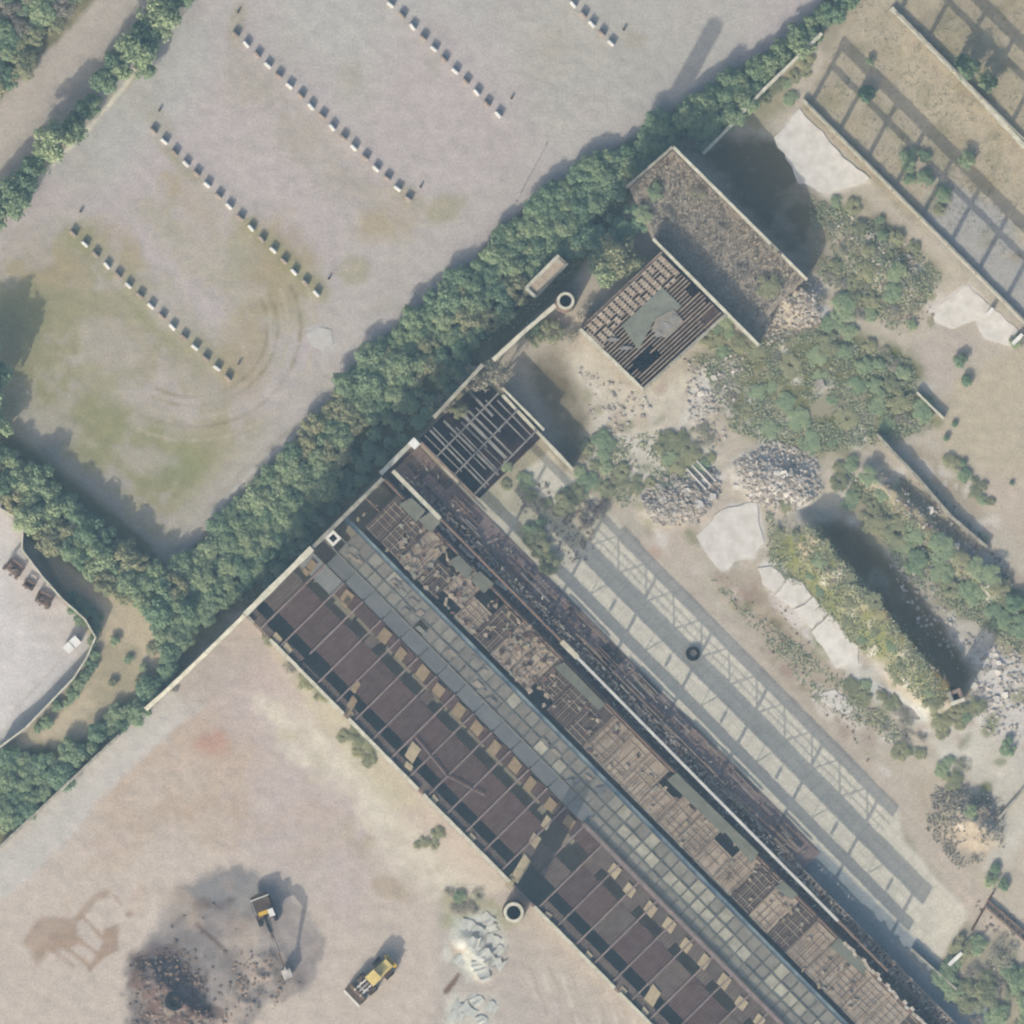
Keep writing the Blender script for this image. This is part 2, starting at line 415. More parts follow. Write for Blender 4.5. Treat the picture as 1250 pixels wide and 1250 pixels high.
# burnt ground round the excavator
ASH = (140,138,138)
paint([(190,1130),(215,1085),(262,1062),(300,1058),(330,1075),(350,1092),(372,1110),(395,1150),(392,1200),(370,1212),(330,1225),(290,1280),(150,1300),(155,1170),(175,1155)], ASH, 6, .95, 16, .25)
paint([(240,1068),(310,1060),(345,1100),(330,1120),(260,1110),(215,1120)], (146,148,150), 14, .7, 14, .3)
paint([(300,1150),(350,1160),(370,1205),(310,1240),(240,1290),(280,1210)], (176,164,154), 12, .75, 14, .8, NM)
paint([(158,1165),(215,1150),(250,1190),(260,1250),(160,1290)], (112,104,106), 8, .9, 12, .6, NF)
stroke([(240,1128),(277,1162)], 2.6, (112,104,102), 2, .8, 2)
for (x,y,rx,ry) in ((282,1098,5,3),(268,1108,6,3),(245,1105,10,4),(305,1185,12,6),(330,1165,10,5),(262,1235,14,8),(190,1240,16,10),(210,1215,9,9)):
    blob(x, y, rx, ry, 20, (104,98,100), 3, .75, 4)
# ruined quarter: sand, rubble and concrete
paint([(600,440),(690,360),(820,180),(1000,40),(1060,215),(1145,297),(1310,460),(1310,1310),(1230,1140),(1100,985),(700,585)], (192,183,168), 6, 1, 6)
paint([(945,170),(975,135),(1030,190),(1062,222),(1010,240),(975,225)], (212,207,198), 4, 1, 4); paint([(985,195),(1020,190),(1062,222),(1012,238)], (216,208,190), 8, .7, 5)
paint([(925,165),(960,130),(985,60),(945,95),(900,150)], (160,156,134), 10, .9, 8, .3)
paint([(1000,250),(1050,235),(1110,290),(1150,330),(1110,400),(1050,380),(1010,320)], (150,146,124), 14, .85, 16, .6)
paint([(1133,378),(1182,345),(1205,370),(1245,405),(1236,424),(1200,415),(1190,392),(1160,402),(1142,395)], (214,206,198), 2.5, 1, 3)
paint([(1110,420),(1150,395),(1200,415),(1180,450),(1190,470),(1160,490),(1120,460)], (190,180,170), 10, .9, 12, .3)
paint([(1170,460),(1250,420),(1310,450),(1310,720),(1250,660),(1200,610),(1150,545),(1140,500)], (191,181,162), 8, 1, 8)
paint([(1190,570),(1310,600),(1310,700),(1250,660),(1200,610)], (192,180,168), 20, .7, 10)
paint([(840,430),(1000,400),(1110,430),(1140,500),(1080,540),(980,560),(900,530),(860,480)], (122,128,104), 16, .9, 18, .4)
paint([(690,440),(725,425),(760,470),(800,480),(870,440),(900,470),(850,500),(880,560),(840,620),(780,620),(745,580),(720,560),(725,500)], (208,201,186), 10, .9, 12, .3)
paint([(870,440),(905,440),(890,480),(860,510),(830,520),(845,475)], (206,202,194), 8, .9, 8, .3)
paint([(895,560),(945,540),(990,555),(1000,600),(965,625),(920,610),(895,590)], (208,203,196), 7, .9, 10, .3)
paint([(780,600),(860,570),(880,600),(850,640),(800,640)], (206,200,190), 8, .8, 10, .4)
paint([(845,655),(890,615),(925,610),(935,660),(920,680),(880,700)], (214,208,200), 5, 1, 5)
paint([(800,650),(860,600),(900,600),(850,660),(860,720),(900,760),(1000,870),(1090,960),(1160,1040),(1240,1130),(1200,1150),(1100,1010),(950,850),(760,660)], (196,184,170), 8, .95, 8)
paint([(860,700),(940,680),(960,740),(1010,800),(1080,880),(1060,930),(960,840)], (178,167,150), 12, .7, 14, .6)
paint([(925,690),(955,688),(1000,735),(1050,795),(1045,815),(1020,815),(985,780),(940,735)], (214,207,198), 3, .95, 5)
for (x, y) in ((950,712),(972,732),(990,758)): stroke([(x-14,y+12),(x+12,y-8)], 2, (184,172,150), 2, .7, 2)
paint([(1050,810),(1080,840),(1130,865),(1140,880),(1110,885),(1070,855),(1045,825)], (204,203,194), 4, .9, 5)
paint([(990,850),(1020,838),(1050,868),(1040,885),(1000,875)], (212,202,190), 4, .9, 5)
paint([(1010,640),(1060,590),(1130,600),(1230,700),(1310,760),(1310,880),(1220,860),(1180,830),(1120,740),(1070,670)], (148,146,126), 12, .75, 14, .6)
paint([(1080,670),(1100,690),(1150,750),(1210,770),(1230,830),(1190,870),(1160,790),(1120,740)], (202,194,182), 7, .9, 9, .2)
paint([(1190,780),(1260,820),(1310,860),(1310,960),(1250,950),(1200,890),(1180,860)], (208,203,196), 8, .9, 12, .4)
paint([(1130,870),(1180,870),(1240,930),(1260,1000),(1230,1050),(1200,1060),(1210,960),(1150,940)], (206,201,188), 8, .9, 10, .3)
paint([(1110,950),(1170,960),(1220,980),(1225,1040),(1180,1060),(1130,1020)], (184,172,156), 10, .8, 14, .5)
blob(1015,605,16,22,60,(208,196,176),6,.8,8); blob(700,640,22,14,40,(190,166,150),8,.5,8); blob(795,680,14,8,-50,(188,158,144),5,.6,6)
blob(1158,590,60,14,45,(168,158,140),10,.7,8); blob(730,600,30,20,20,(150,146,122),10,.7,10,.4)
blob(935,340,34,24,40,(176,162,148),8,.9,8,.4)
# strip of concrete floor under the steel frame
def UV(u, v): return (300 + .703*u + .711*v, 750 + .711*u - .703*v)
FLOOR = [UV(40,294), UV(900,296), UV(880,372), UV(760,378), UV(728,400), UV(215,402), UV(120,402), UV(120,340), UV(60,320)]
paint(FLOOR, (216,209,192), 4, .95, 3)
paint([UV(60,300), UV(230,300), UV(230,400), UV(60,400)], (170,166,146), 10, .8, 10, .4)
paint([UV(115,360), UV(175,358), UV(178,398), UV(120,400)], (206,202,188), 4, .9, 4)
for v in range(294, 410, 12): stroke([UV(180,v), UV(860,v)], .7, (178,175,166), 1.3, .5, .5)
for u in range(190, 880, 16): stroke([UV(u,290), UV(u,402)], .7, (180,176,167), 1.3, .4, .5)
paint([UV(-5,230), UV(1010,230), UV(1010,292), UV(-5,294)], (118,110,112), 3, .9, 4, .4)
paint([UV(690,266), UV(1010,262), UV(1010,308), UV(690,298)], (150,160,164), 3, .9, 3)
paint([(850,185),(880,165),(950,170),(1005,250),(1020,330),(985,335),(940,290)], (108,106,94), 12, .9, 12, .3)  # ground painted darker where the enclosure wall's shadow falls
paint([(640,440),(680,420),(715,500),(715,560),(690,570)], (112,110,98), 12, .85, 10, .3)  # darker paint in the shadow zone of the joist bay walls
paint([(1000,640),(1040,640),(1190,820),(1180,850),(1150,850)], (116,112,98), 10, .8, 10, .3)  # berm's lee side painted dark, deepening its shadow
# north-east lots
paint(NELOT, (184,174,156), 4, 1, 4); paint([(1140,215),(1215,250),(1310,360),(1310,460),(1250,400),(1150,300),(1120,260)], (178,176,172), 8, .9, 8)
paint([(1075,60),(1140,40),(1310,200),(1310,320),(1220,230),(1140,150)], (190,178,156), 12, .7, 12, .3)
paint([(1100,0),(1310,-60),(1310,160),(1230,140),(1150,70)], (172,162,142), 14, .7, 14, .5)
paint([(938,640),(985,645),(1050,700),(1165,840),(1130,855),(1060,800),(1000,745),(945,690)], (126,134,102), 9, .9, 10, .4)
paint([(1000,420),(1060,400),(1120,460),(1150,520),(1090,530),(1040,470)], (108,118,98), 12, .85, 14, .4)
paint([(1085,620),(1190,690),(1255,735),(1255,775),(1190,745),(1110,690)], (112,126,98), 10, .8, 12, .5)
rs = random.Random(77)
def speck(poly, n, cols, rmin, rmax, op=.7):
    x0, x1 = min(p[0] for p in poly), max(p[0] for p in poly); y0, y1 = min(p[1] for p in poly), max(p[1] for p in poly)
    k = 0; t = 0
    while k < n and t < 20*n:
        t += 1; x, y = rs.uniform(x0, x1), rs.uniform(y0, y1); ins = False
        for i in range(len(poly)):
            ax, ay = poly[i]; bx, by = poly[(i+1) % len(poly)]
            if ((ay <= y < by) or (by <= y < ay)) and x < ax+(y-ay)*(bx-ax)/(by-ay): ins = not ins
        if not ins: continue
        k += 1; r0 = rs.uniform(rmin, rmax)
        blob(x, y, r0, r0*rs.uniform(.4, .9), rs.uniform(0, 180), rs.choice(cols), max(2, r0*.45), op*rs.uniform(.5, 1), r0*.6)
RUIN = [(700,450),(760,470),(880,430),(1000,400),(1010,250),(1110,290),(1160,400),(1140,500),(1200,620),(1255,720),(1255,1060),(1100,970),(900,760),(780,650)]
speck(RUIN, 230, [(216,211,203),(220,213,203),(218,212,204),(146,148,122),(122,132,104),(182,168,156),(212,205,194)], 4, 15, .85)
speck([(690,450),(760,480),(870,500),(880,600),(790,640),(720,570)], 40, [(216,210,198),(150,150,124),(196,186,168)], 5, 14, .8)
speck([(1045,0),(1250,-20),(1260,340),(1060,215),(980,130)], 110, [(156,152,130),(200,188,166),(146,144,122),(172,160,138),(196,184,160)], 5, 20, .6)
speck([(850,690),(930,690),(1000,850),(1090,960),(1060,930),(900,760)], 40, [(168,150,140),(204,192,178),(150,140,122)], 4, 12, .7)
speck([(195,1140),(260,1065),(330,1080),(390,1150),(385,1200),(300,1230),(170,1250)], 46, [(118,116,120),(128,124,124),(108,102,104),(160,152,146)], 4, 14, .75)
speck([(545,1110),(615,1105),(620,1190),(590,1205),(545,1180)], 24, [(216,218,210),(206,206,196),(182,178,168)], 4, 11, .85)
speck([(535,1215),(600,1205),(610,1250),(540,1255)], 14, [(214,214,205),(198,194,184)], 4, 12, .8)
speck([(300,820),(480,1000),(620,1080),(540,1110),(430,1040)], 30, [(210,202,186),(178,170,148),(190,180,168)], 6, 18, .5)
speck([(30,1060),(200,880),(420,1000),(450,1160),(380,1230),(120,1100)], 36, [(202,192,182),(184,168,152),(196,184,178)], 10, 34, .4)
speck([(20,290),(250,30),(900,-20),(640,240),(300,600),(60,540)], 46, [(178,172,164),(190,182,178),(174,170,158)], 10, 36, .45)
paint([(995,640),(1045,640),(1130,730),(1180,815),(1180,850),(1150,845),(1070,745)], (118,114,100), 9, .95, 9, .2)  # dark lee of the berm repainted over the specks to keep its shadow
# whole-site soil variation
V = 1 + .055*NB + .05*NM + .045*NF
COL *= V[..., None]
# relief
def ridge(a, b, w_sun, w_lee, h):
    sub = bsub([a, b], max(w_sun, w_lee)*1.4+10)
    ex, ey = b[0]-a[0], b[1]-a[1]; ln = math.hypot(ex, ey); ex /= ln; ey /= ln
    x = GX[sub]-a[0]; y = GY[sub]-a[1]
    s_ = x*ex+y*ey; d = x*ey-y*ex + 7*NM[sub]          # d > 0 on the north-east side
    end = np.minimum(ss((s_+30)/45), ss((ln+30-s_)/45))
    k = np.where(d > 0, ss(1-d/w_lee), ss(1+d/w_sun))*end
    ZG[sub] = np.maximum(ZG[sub], h*k*(1+.16*NF[sub]))
ridge((985,640),(1158,838), 58, 20, 3.6)
mound([(1065,580),(1130,640),(1215,720)], 22, 1.3, 1, .4)
mound([(1185,1000),(1195,1010)], 42, 1.8, 1, .4)
mound([(930,580),(970,590)], 40, 1.1, 1, .5); mound([(800,620),(850,610)], 32, .9, 1, .5)
mound([(190,1200),(225,1235)], 40, 1.6, 1, .6); mound([(575,1150),(590,1180)], 24, .8, 1, .4)
mound([(935,350),(975,370)], 38, 1.6, 1, .4); mound([(1060,300),(1100,340)], 40, .8, 1, .5)
mound([(330,1180),(300,1225)], 40, .7, 1, .7)
FX = (np.minimum(np.minimum(GX+55, 1305-GX), np.minimum(GY+55, 1305-GY)) > 0)
ZG += np.where(FX, .05*NF + .05*NM, 0)
def gz(px, py):
    i = min(max(np.searchsorted(xs, px) - 1, 0), NX-2); j = min(max(np.searchsorted(xs, py) - 1, 0), NX-2)
    fx = (px-xs[i])/(xs[i+1]-xs[i]); fy = (py-xs[j])/(xs[j+1]-xs[j])
    return float((ZG[j,i]*(1-fx)+ZG[j,i+1]*fx)*(1-fy) + (ZG[j+1,i]*(1-fx)+ZG[j+1,i+1]*fx)*fy)
def g(px, py, dz=0.0): return m(px, py, gz(px, py) + dz)

def ground_mat():
    mt, nt, b = new_mat('soil_and_gravel')
    b.inputs['Roughness'].default_value = 1.0; b.inputs['Specular IOR Level'].default_value = .05
    at = nt.nodes.new('ShaderNodeAttribute'); at.attribute_name = 'soil'
    gm = nt.nodes.new('ShaderNodeNewGeometry')
    prev = at.outputs['Color']
    for sc, de, lo, hi in ((3.2, 4, .80, 1.20), (.55, 5, .90, 1.10)):
        nz = nt.nodes.new('ShaderNodeTexNoise'); nz.inputs['Scale'].default_value = sc; nz.inputs['Detail'].default_value = de; nz.inputs['Roughness'].default_value = .7
        nt.links.new(gm.outputs['Position'], nz.inputs['Vector'])
        mr = nt.nodes.new('ShaderNodeMapRange'); mr.inputs[1].default_value = .3; mr.inputs[2].default_value = .7; mr.inputs[3].default_value = lo; mr.inputs[4].default_value = hi
        nt.links.new(nz.outputs[0], mr.inputs[0])
        vm = nt.nodes.new('ShaderNodeVectorMath'); vm.operation = 'SCALE'
        nt.links.new(prev, vm.inputs[0]); nt.links.new(mr.outputs[0], vm.inputs['Scale']); prev = vm.outputs[0]
        last = nz
    nt.links.new(prev, b.inputs['Base Color'])
    return mt
M['ground'] = ground_mat()
def build_ground():
    cx = (xs[:-1]+xs[1:])/2
    CX, CY = np.meshgrid(cx, cx)
    def inside(poly):
        ins = np.zeros(CX.shape, bool)
        for i in range(len(poly)):
            ax, ay = poly[i]; bx, by = poly[(i+1) % len(poly)]
            c = ((ay <= CY) & (by > CY)) | ((by <= CY) & (ay > CY))
            ins ^= c & (CX < ax + (CY-ay)*(bx-ax)/((by-ay) if abs(by-ay) > 1e-9 else 1e-9))
        return ins
    zone = np.zeros(CX.shape, int)
    names = ['ground', 'gravel_parking_lot', 'dirt_road', 'sand_lot', 'work_yard', 'concrete_floor', 'dry_field']
    for k, p in enumerate((LOT, ROAD, SANDLOT, YARD, FLOOR, NELOT)): zone[inside(p)] = k+1
    idx = np.arange(NX*NX).reshape(NX, NX)
    quads = np.stack([idx[1:, :-1], idx[1:, 1:], idx[:-1, 1:], idx[:-1, :-1]], -1)
    P = np.stack([(GX-625)*S, (625-GY)*S, ZG], -1).reshape(-1, 3)
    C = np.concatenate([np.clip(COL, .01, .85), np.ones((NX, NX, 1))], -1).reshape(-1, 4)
    for k, nm in enumerate(names):
        q = quads[zone == k]
        used, inv = np.unique(q, return_inverse=True)
        inv = inv.reshape(q.shape)
        me = bpy.data.meshes.new(nm)
        me.vertices.add(len(used)); me.vertices.foreach_set('co', P[used].ravel())
        me.loops.add(inv.size); me.loops.foreach_set('vertex_index', inv.ravel().astype(np.int32))
        me.polygons.add(len(inv)); me.polygons.foreach_set('loop_start', np.arange(0, inv.size, 4, dtype=np.int32))
        me.update(calc_edges=True)
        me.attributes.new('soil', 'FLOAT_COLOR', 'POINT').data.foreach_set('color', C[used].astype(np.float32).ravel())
        me.polygons.foreach_set('use_smooth', np.ones(len(inv), bool))
        o = link(nm, me, M['ground']); o['kind'] = 'structure'
build_ground()

# ------------------------------------------------------------------ the factory: plan frame u (south-east) and v (north-east)
FR = math.atan2(-.711, .703)
ORG = m(300, 750)
def L(u, v, z=0.0): return Vector((u*S, v*S, z))
def to_uv(px, py):
    a, b = px-300, py-750
    return (.703*a + .711*b, .711*a - .703*b)
def poly_uv(pts): return [tuple(c*S for c in to_uv(*p)) for p in pts]
def ftype(name, label, cat, group=None): return thing(name, label, cat, ORG, FR, group)
rd = random.Random(21)
BLK = []

def ruin_run(a, b, w, z0, zs, ze, step=1.3, jit=.12, wj=.0):
    """a wall run from a to b (local xy) whose uneven top steps from height zs to ze"""
    a = Vector((a[0], a[1])); b = Vector((b[0], b[1])); d = b-a; ln = d.length; d.normalize(); n = Vector((-d.y, d.x))
    k = max(1, int(ln/step)); mb = MB(); V = []
    for i in range(k+1):
        t = i/k; c = a + (b-a)*t
        h = zs + (ze-zs)*t + rd.uniform(-jit, jit)
        ww = w/2*(1+rd.uniform(-wj, wj))
        V.append([(c.x-n.x*ww, c.y-n.y*ww, z0), (c.x+n.x*ww, c.y+n.y*ww, z0), (c.x+n.x*ww, c.y+n.y*ww, h), (c.x-n.x*ww, c.y-n.y*ww, h)])
    for q in V: mb.v += q
    for i in range(k):
        o = 4*i
        for j in range(4):
            e = (j+1) % 4; mb.f.append((o+j, o+e, o+4+e, o+4+j))
    mb.f.append((3, 2, 1, 0)); o = 4*k; mb.f.append((o, o+1, o+2, o+3))
    return mb
def wall_with_coping(parent, a, b, w, z0, zs, ze, mat='wall', cop='coping', cw=1.25, ch=.14, jit=.06, name='wall'):
    part(name, ruin_run(a, b, w, z0, zs-ch, ze-ch, 1.4, 0.0), M[mat], parent)
    d = Vector((b[0]-a[0], b[1]-a[1])); n = Vector((-d.y, d.x)).normalized()
    c = ruin_run(a, b, w*cw, 0, ch, ch, 1.0, jit*.6, .12)
    ln = d.length
    for i, (x, y, z) in enumerate(c.v):
        t = ((x-a[0])*d.x+(y-a[1])*d.y)/(ln*ln)
        c.v[i] = (x, y, z + zs-ch + (ze-zs)*t)
    return part('coping', c, M[cop], parent)

# ---- main shed
A = ftype('factory_shed', 'long ruined factory shed with dark corrugated roof sheets between pinkish rafters', 'building')
def zr(v): return 5.6 + .4*v/113 if v <= 113 else 5.95 - 1.45*(v-113)/56
UEND = 905
u_r = [25.4+32*i for i in range(28)]
wall_with_coping(A, (0, 0), (0, 115*S), .75, -.3, 14.6, 15.2, 'wall', 'coping', 1.15, .2)
wall_with_coping(A, (0, 115*S+.01), (0, 236*S), .5, -.3, 15.0, 14.0, 'wall', 'coping_dim', 1.15, .2)
for (ua, ub) in ((2, 14), (40, 170), (176, 300), (306, 458), (498, 640), (646, 905)):
    wall_with_coping(A, (ua*S+.3, 0), (ub*S, 0), .42, -.3, 6.0, 6.0, 'wall', 'coping_dim' if ua < 10 else 'coping', 1.2, .15)
for (ua, ub) in ((0, 905),):
    part('wall', ruin_run((ua*S+.3, 0.0), (ub*S, 0.0), .36, -.3, 5.4, 5.4, 2, 0), M['brick'], A)
part('wall', ruin_run((30*S, 169*S), (905*S, 169*S), .4, -.3, 3.2, 3.2, 2, 0), M['brick'], A)
part('end_wall', ruin_run((905*S, 0), (905*S, 169*S), .4, -.3, 5.5, 4.4, 2, .1), M['brick'], A)
def sheet_mesh(w, d, n):
    mb = MB()
    for i in range(2*n+1):
        x = w*i/(2*n); z = .05 if i % 2 else 0.0
        mb.v += [(x, 0, z), (x, d, z)]
    for i in range(2*n): mb.f.append((2*i, 2*i+2, 2*i+3, 2*i+1))
    return mb.mesh('roof_sheet')
SH = {}
def sheet(u0, u1, v0, v1, mat, parent=A, dz=-.12, tilt=0.0, zf=zr, name='roof_sheet'):
    key = (round((u1-u0)), round(v1-v0), mat)
    if key not in SH:
        SH[key] = sheet_mesh((u1-u0)*S, (v1-v0)*S/math.cos(math.atan2(zf(v1)-zf(v0), (v1-v0)*S)), max(4, int((u1-u0)*S/.45)))
    me = SH[key]
    o = link(name, me, M[mat], parent, (u0*S, v0*S, zf(v0)+dz+rd.uniform(-.02, .02)), (math.atan2(zf(v1)-zf(v0), (v1-v0)*S), tilt, rd.uniform(-.006, .006)))
    return o
edges = [1.5] + u_r + [UEND]
for i in range(len(edges)-1):
    u0, u1 = edges[i]+.9, edges[i+1]-.9
    if u1-u0 < 6: continue
    sec2 = i >= 15
    if i == 14 or i == 15:      # the broken bays by the round chimney
        sheet(u0, u1, 34, 62, 'sheet2'); sheet(u0, u1, 92, 113, 'sheet'); continue
    g0, g1 = ((14, 28) if not sec2 else (17, 32))
    if i in (1, 3): g0, g1 = 10, 30
    sheet(u0, u1, 2, g0, 'sheet2')
    sheet(u0, u1, g1, 78, 'sheet2' if (sec2 and i % 3 == 0) or i == 0 else 'sheet')
    if i >= 2:
        sheet(u0, u1, 95 if not sec2 else 92, 112, 'sheet2' if sec2 else 'sheet')
        if sec2 and i % 2 == 0: sheet(u0, u0+18, 78, 92, 'sheet2', dz=-.2)
        if i in (4, 7): sheet(u0+2, u0+16, 77, 94, 'sheet2', dz=-.22)
    else:
        sheet(u0, u1, 90, 112, 'slab_blue')
for i, u in enumerate(u_r):
    va, vb = (1.5, 113 if i > 14 else 124)
    if i == 2: va = 22
    if i == 14: va, vb = 60, 118
    part('rafter', MB().beam(L(u, va, zr(va)), L(u, min(vb, 113), zr(113)+.04), .26, .3), M['rafter'], A)
    if i % 2 == 0: part('column', MB().beam(L(u, 112, -.2), L(u, 112, 5.8), .35, .35), M['joist'], A)
# loose cross tie lying over the rafters
part('tie_rod', MB().beam(L(252, 42, zr(42)+.28), L(312, 36, zr(36)+.28), .14, .12), M['rafter'], A)
part('tie_rod', MB().beam(L(312, 36, zr(36)+.30), L(362, 52, zr(52)+.28), .14, .12), M['rafter'], A)
# beige panels standing in for sunlit floor seen through roof gaps
def patch(u0, v0, w, d, sk=.45, th=.07, mat='sand'):  # 'sand' here is the beige of the painted sun patches
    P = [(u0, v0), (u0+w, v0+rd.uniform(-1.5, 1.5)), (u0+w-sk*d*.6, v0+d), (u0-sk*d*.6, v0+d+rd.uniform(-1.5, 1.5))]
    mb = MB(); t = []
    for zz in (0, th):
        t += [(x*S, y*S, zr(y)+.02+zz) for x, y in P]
    mb.hexa(t); part('sandy_sun_patch', mb, M[mat], A)
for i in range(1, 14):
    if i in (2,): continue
    patch(u_r[i]+rd.uniform(8, 12), 95+rd.uniform(-2, 2), rd.uniform(10, 15), rd.uniform(12, 16), .3, mat='sun_patch_dim')
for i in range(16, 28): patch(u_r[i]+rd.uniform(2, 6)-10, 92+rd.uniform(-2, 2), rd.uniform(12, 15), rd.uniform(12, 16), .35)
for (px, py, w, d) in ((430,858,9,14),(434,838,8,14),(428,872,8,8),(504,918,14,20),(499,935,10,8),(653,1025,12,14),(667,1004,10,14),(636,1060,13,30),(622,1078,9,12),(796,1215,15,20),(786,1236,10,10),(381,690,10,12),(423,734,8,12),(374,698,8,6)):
    u, v = to_uv(px, py); patch(u-w/2+d*.14, v-d/2, w, d, .45, mat='sand' if px > 480 else 'sun_patch_dim')
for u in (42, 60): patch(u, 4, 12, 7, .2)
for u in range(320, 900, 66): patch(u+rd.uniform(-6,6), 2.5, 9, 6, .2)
# slab strip, glazing and gutter
for i in range(0, 15):
    u0, u1 = edges[i]+.4, edges[i+1]-.4
    if i == 0: continue
    part('roof_slab', MB().hexa([L(u0,114,zr(114)-.15),L(u1,114,zr(114)-.15),L(u1,133,zr(133)-.15),L(u0,133,zr(133)-.15),L(u0,114,zr(114)),L(u1,114,zr(114)),L(u1,133,zr(133)),L(u0,133,zr(133))]), M['slab_blue'], A)
part('ridge_beam', MB().beam(L(470,113.5,6.12), L(905,113.5,6.12), .62, .3), M['rafter'], A)
part('ridge_rail', MB().beam(L(470,117.5,6.06), L(905,117.5,6.06), .14, .2), M['mullion'], A)
for v in (132.5, 148.5):
    part('glazing_bar', MB().beam(L(3,v,zr(v)+.02), L(905,v,zr(v)+.02), .18 if v == 132.5 else .12, .16), M['mullion'], A)
pane_me = {}
for i in range(0, 55):
    u0 = 9.4+16*i; main = i % 2 == 1
    if u0 > UEND: break
    gb = part('glazing_bar', MB().beam(L(u0,(134 if u0 < 470 else 119),zr(134 if u0 < 470 else 119)+.04), L(u0,166,zr(166)+.04), .22 if main else .10, .16), M['mullion'], A)
    rows = ((134,148),(149,165.5)) if u0 < 470 else ((119.5,131.5),(133.5,148),(149,165.5))
    if u0 < 25: continue
    for r, (va, vb) in enumerate(rows):
        q = rd.random()
        if u0 < 470:
            if q < .04: continue
            mt = 'pane_mess' if q < .6 else ('pane' if q < .97 else 'pane_pale')
        else:
            bright = r == 1 and 520 < u0 < 900
            mt = ('pane_pale' if q < .9 else 'pane') if bright else ('pane' if q < .85 or r == 0 else 'pane_pale')
        key = (r if u0 > 470 else r+5, mt)
        if key not in pane_me:
            sl_ = math.atan2(zr(vb)-zr(va), (vb-va)*S)
            pane_me[key] = MB().box(0, 14.6*S, 0, (vb-va)*S/math.cos(sl_), -.02, .02).mesh('pane')
        link('pane', pane_me[key], M[mt], gb, (u0*S+.08, va*S, zr(va)-.03+rd.uniform(-.03,.03)), (math.atan2(zr(vb)-zr(va), (vb-va)*S)+rd.uniform(-.03,.03), rd.uniform(-.03,.03), 0))
part('gutter', MB().beam(L(-3,169,4.56), L(905,169,4.56), .74, .34), M['gutter'], A)
part('gutter_lip', MB().beam(L(-3,166.2,4.78), L(905,166.2,4.78), .12, .1), M['slab_blue'], A)
for u in range(90, 905, 64): part('column', MB().beam(L(u,169,-.2), L(u,169,4.5), .4, .4), M['joist'], A)
for k in range(26):
    u = rd.uniform(30, 460); v = rd.uniform(136, 163); w = rd.uniform(3, 8); d = rd.uniform(2, 5)
    P = [(u-w,v-d),(u+w*.8,v-d*.6),(u+w,v+d),(u-w*.7,v+d*.8)]
    part('fallen_board', MB().hexa([L(x,y,zr(y)+.06) for x,y in P]+[L(x,y,zr(y)+.12) for x,y in P]), M[rd.choice(['coping_dim','batten','pane_mess','slab_blue'])], A)

# pale blocks dropped beside the rusty beam
for k in range(40):
    u = 90+rd.uniform(0, 560); v = rd.choice([261, 264])+rd.uniform(-1, 1)
    BLK.append((u, v))
# square vent and the two round chimneys
vu, vv = to_uv(407, 657)
V_ = thing('roof_vent', 'small square white roof vent with a dark opening on the factory shed', 'vent', m(407, 657, zr(vv)-.3), FR)
a = .86; b = .46
part('vent_wall', MB().box(-a, a, -a, -b, -3.2, 1.5).box(-a, a, b, a, -3.2, 1.5).box(-a, -b, -b, b, -3.2, 1.5).box(b, a, -b, b, -3.2, 1.5), M['white'], V_)
part('opening', MB().box(-b, b, -b, b, -3.2, -.5), M['soot'], V_)
def chimney(px, py, h, r0, r1, label, wall='brick'):
    t = thing('round_chimney', label, 'chimney', g(px, py, -.2))
    part('shaft', MB().lathe([(r0, 0), (r1, h-.9), (r1*.68, h-.9), (r1*.66, h-7), (0.01, h-7)], 28), M[wall], t)
    part('rim', MB().lathe([(r1*1.02, h-1.0), (r1*1.06, h-.9), (r1*1.06, h), (r1*.74, h), (r1*.74, h-.9)], 28), M['coping'], t)
    part('flue_lining', MB().lathe([(r1*.735, h-.02), (r1*.70, h-6.9), (0.01, h-6.95)], 28), M['soot'], t)
    for k in range(3):
        z = h*(.35+.2*k); r = r0+(r1-r0)*z/h
        part('iron_band', MB().lathe([(r*1.0, z-.1), (r*1.03, z-.1), (r*1.03, z+.1), (r*1.0, z+.1)], 28), M['darksteel'], t)
    return t
chimney(690, 369, 26.8, 1.6, 1.2, 'tall round chimney casting the longest shadow, beside the joist-roofed building')
chimney(627, 1112, 17.0, 1.7, 1.40, 'round chimney with white rim and black mouth at the factory shed side wall')

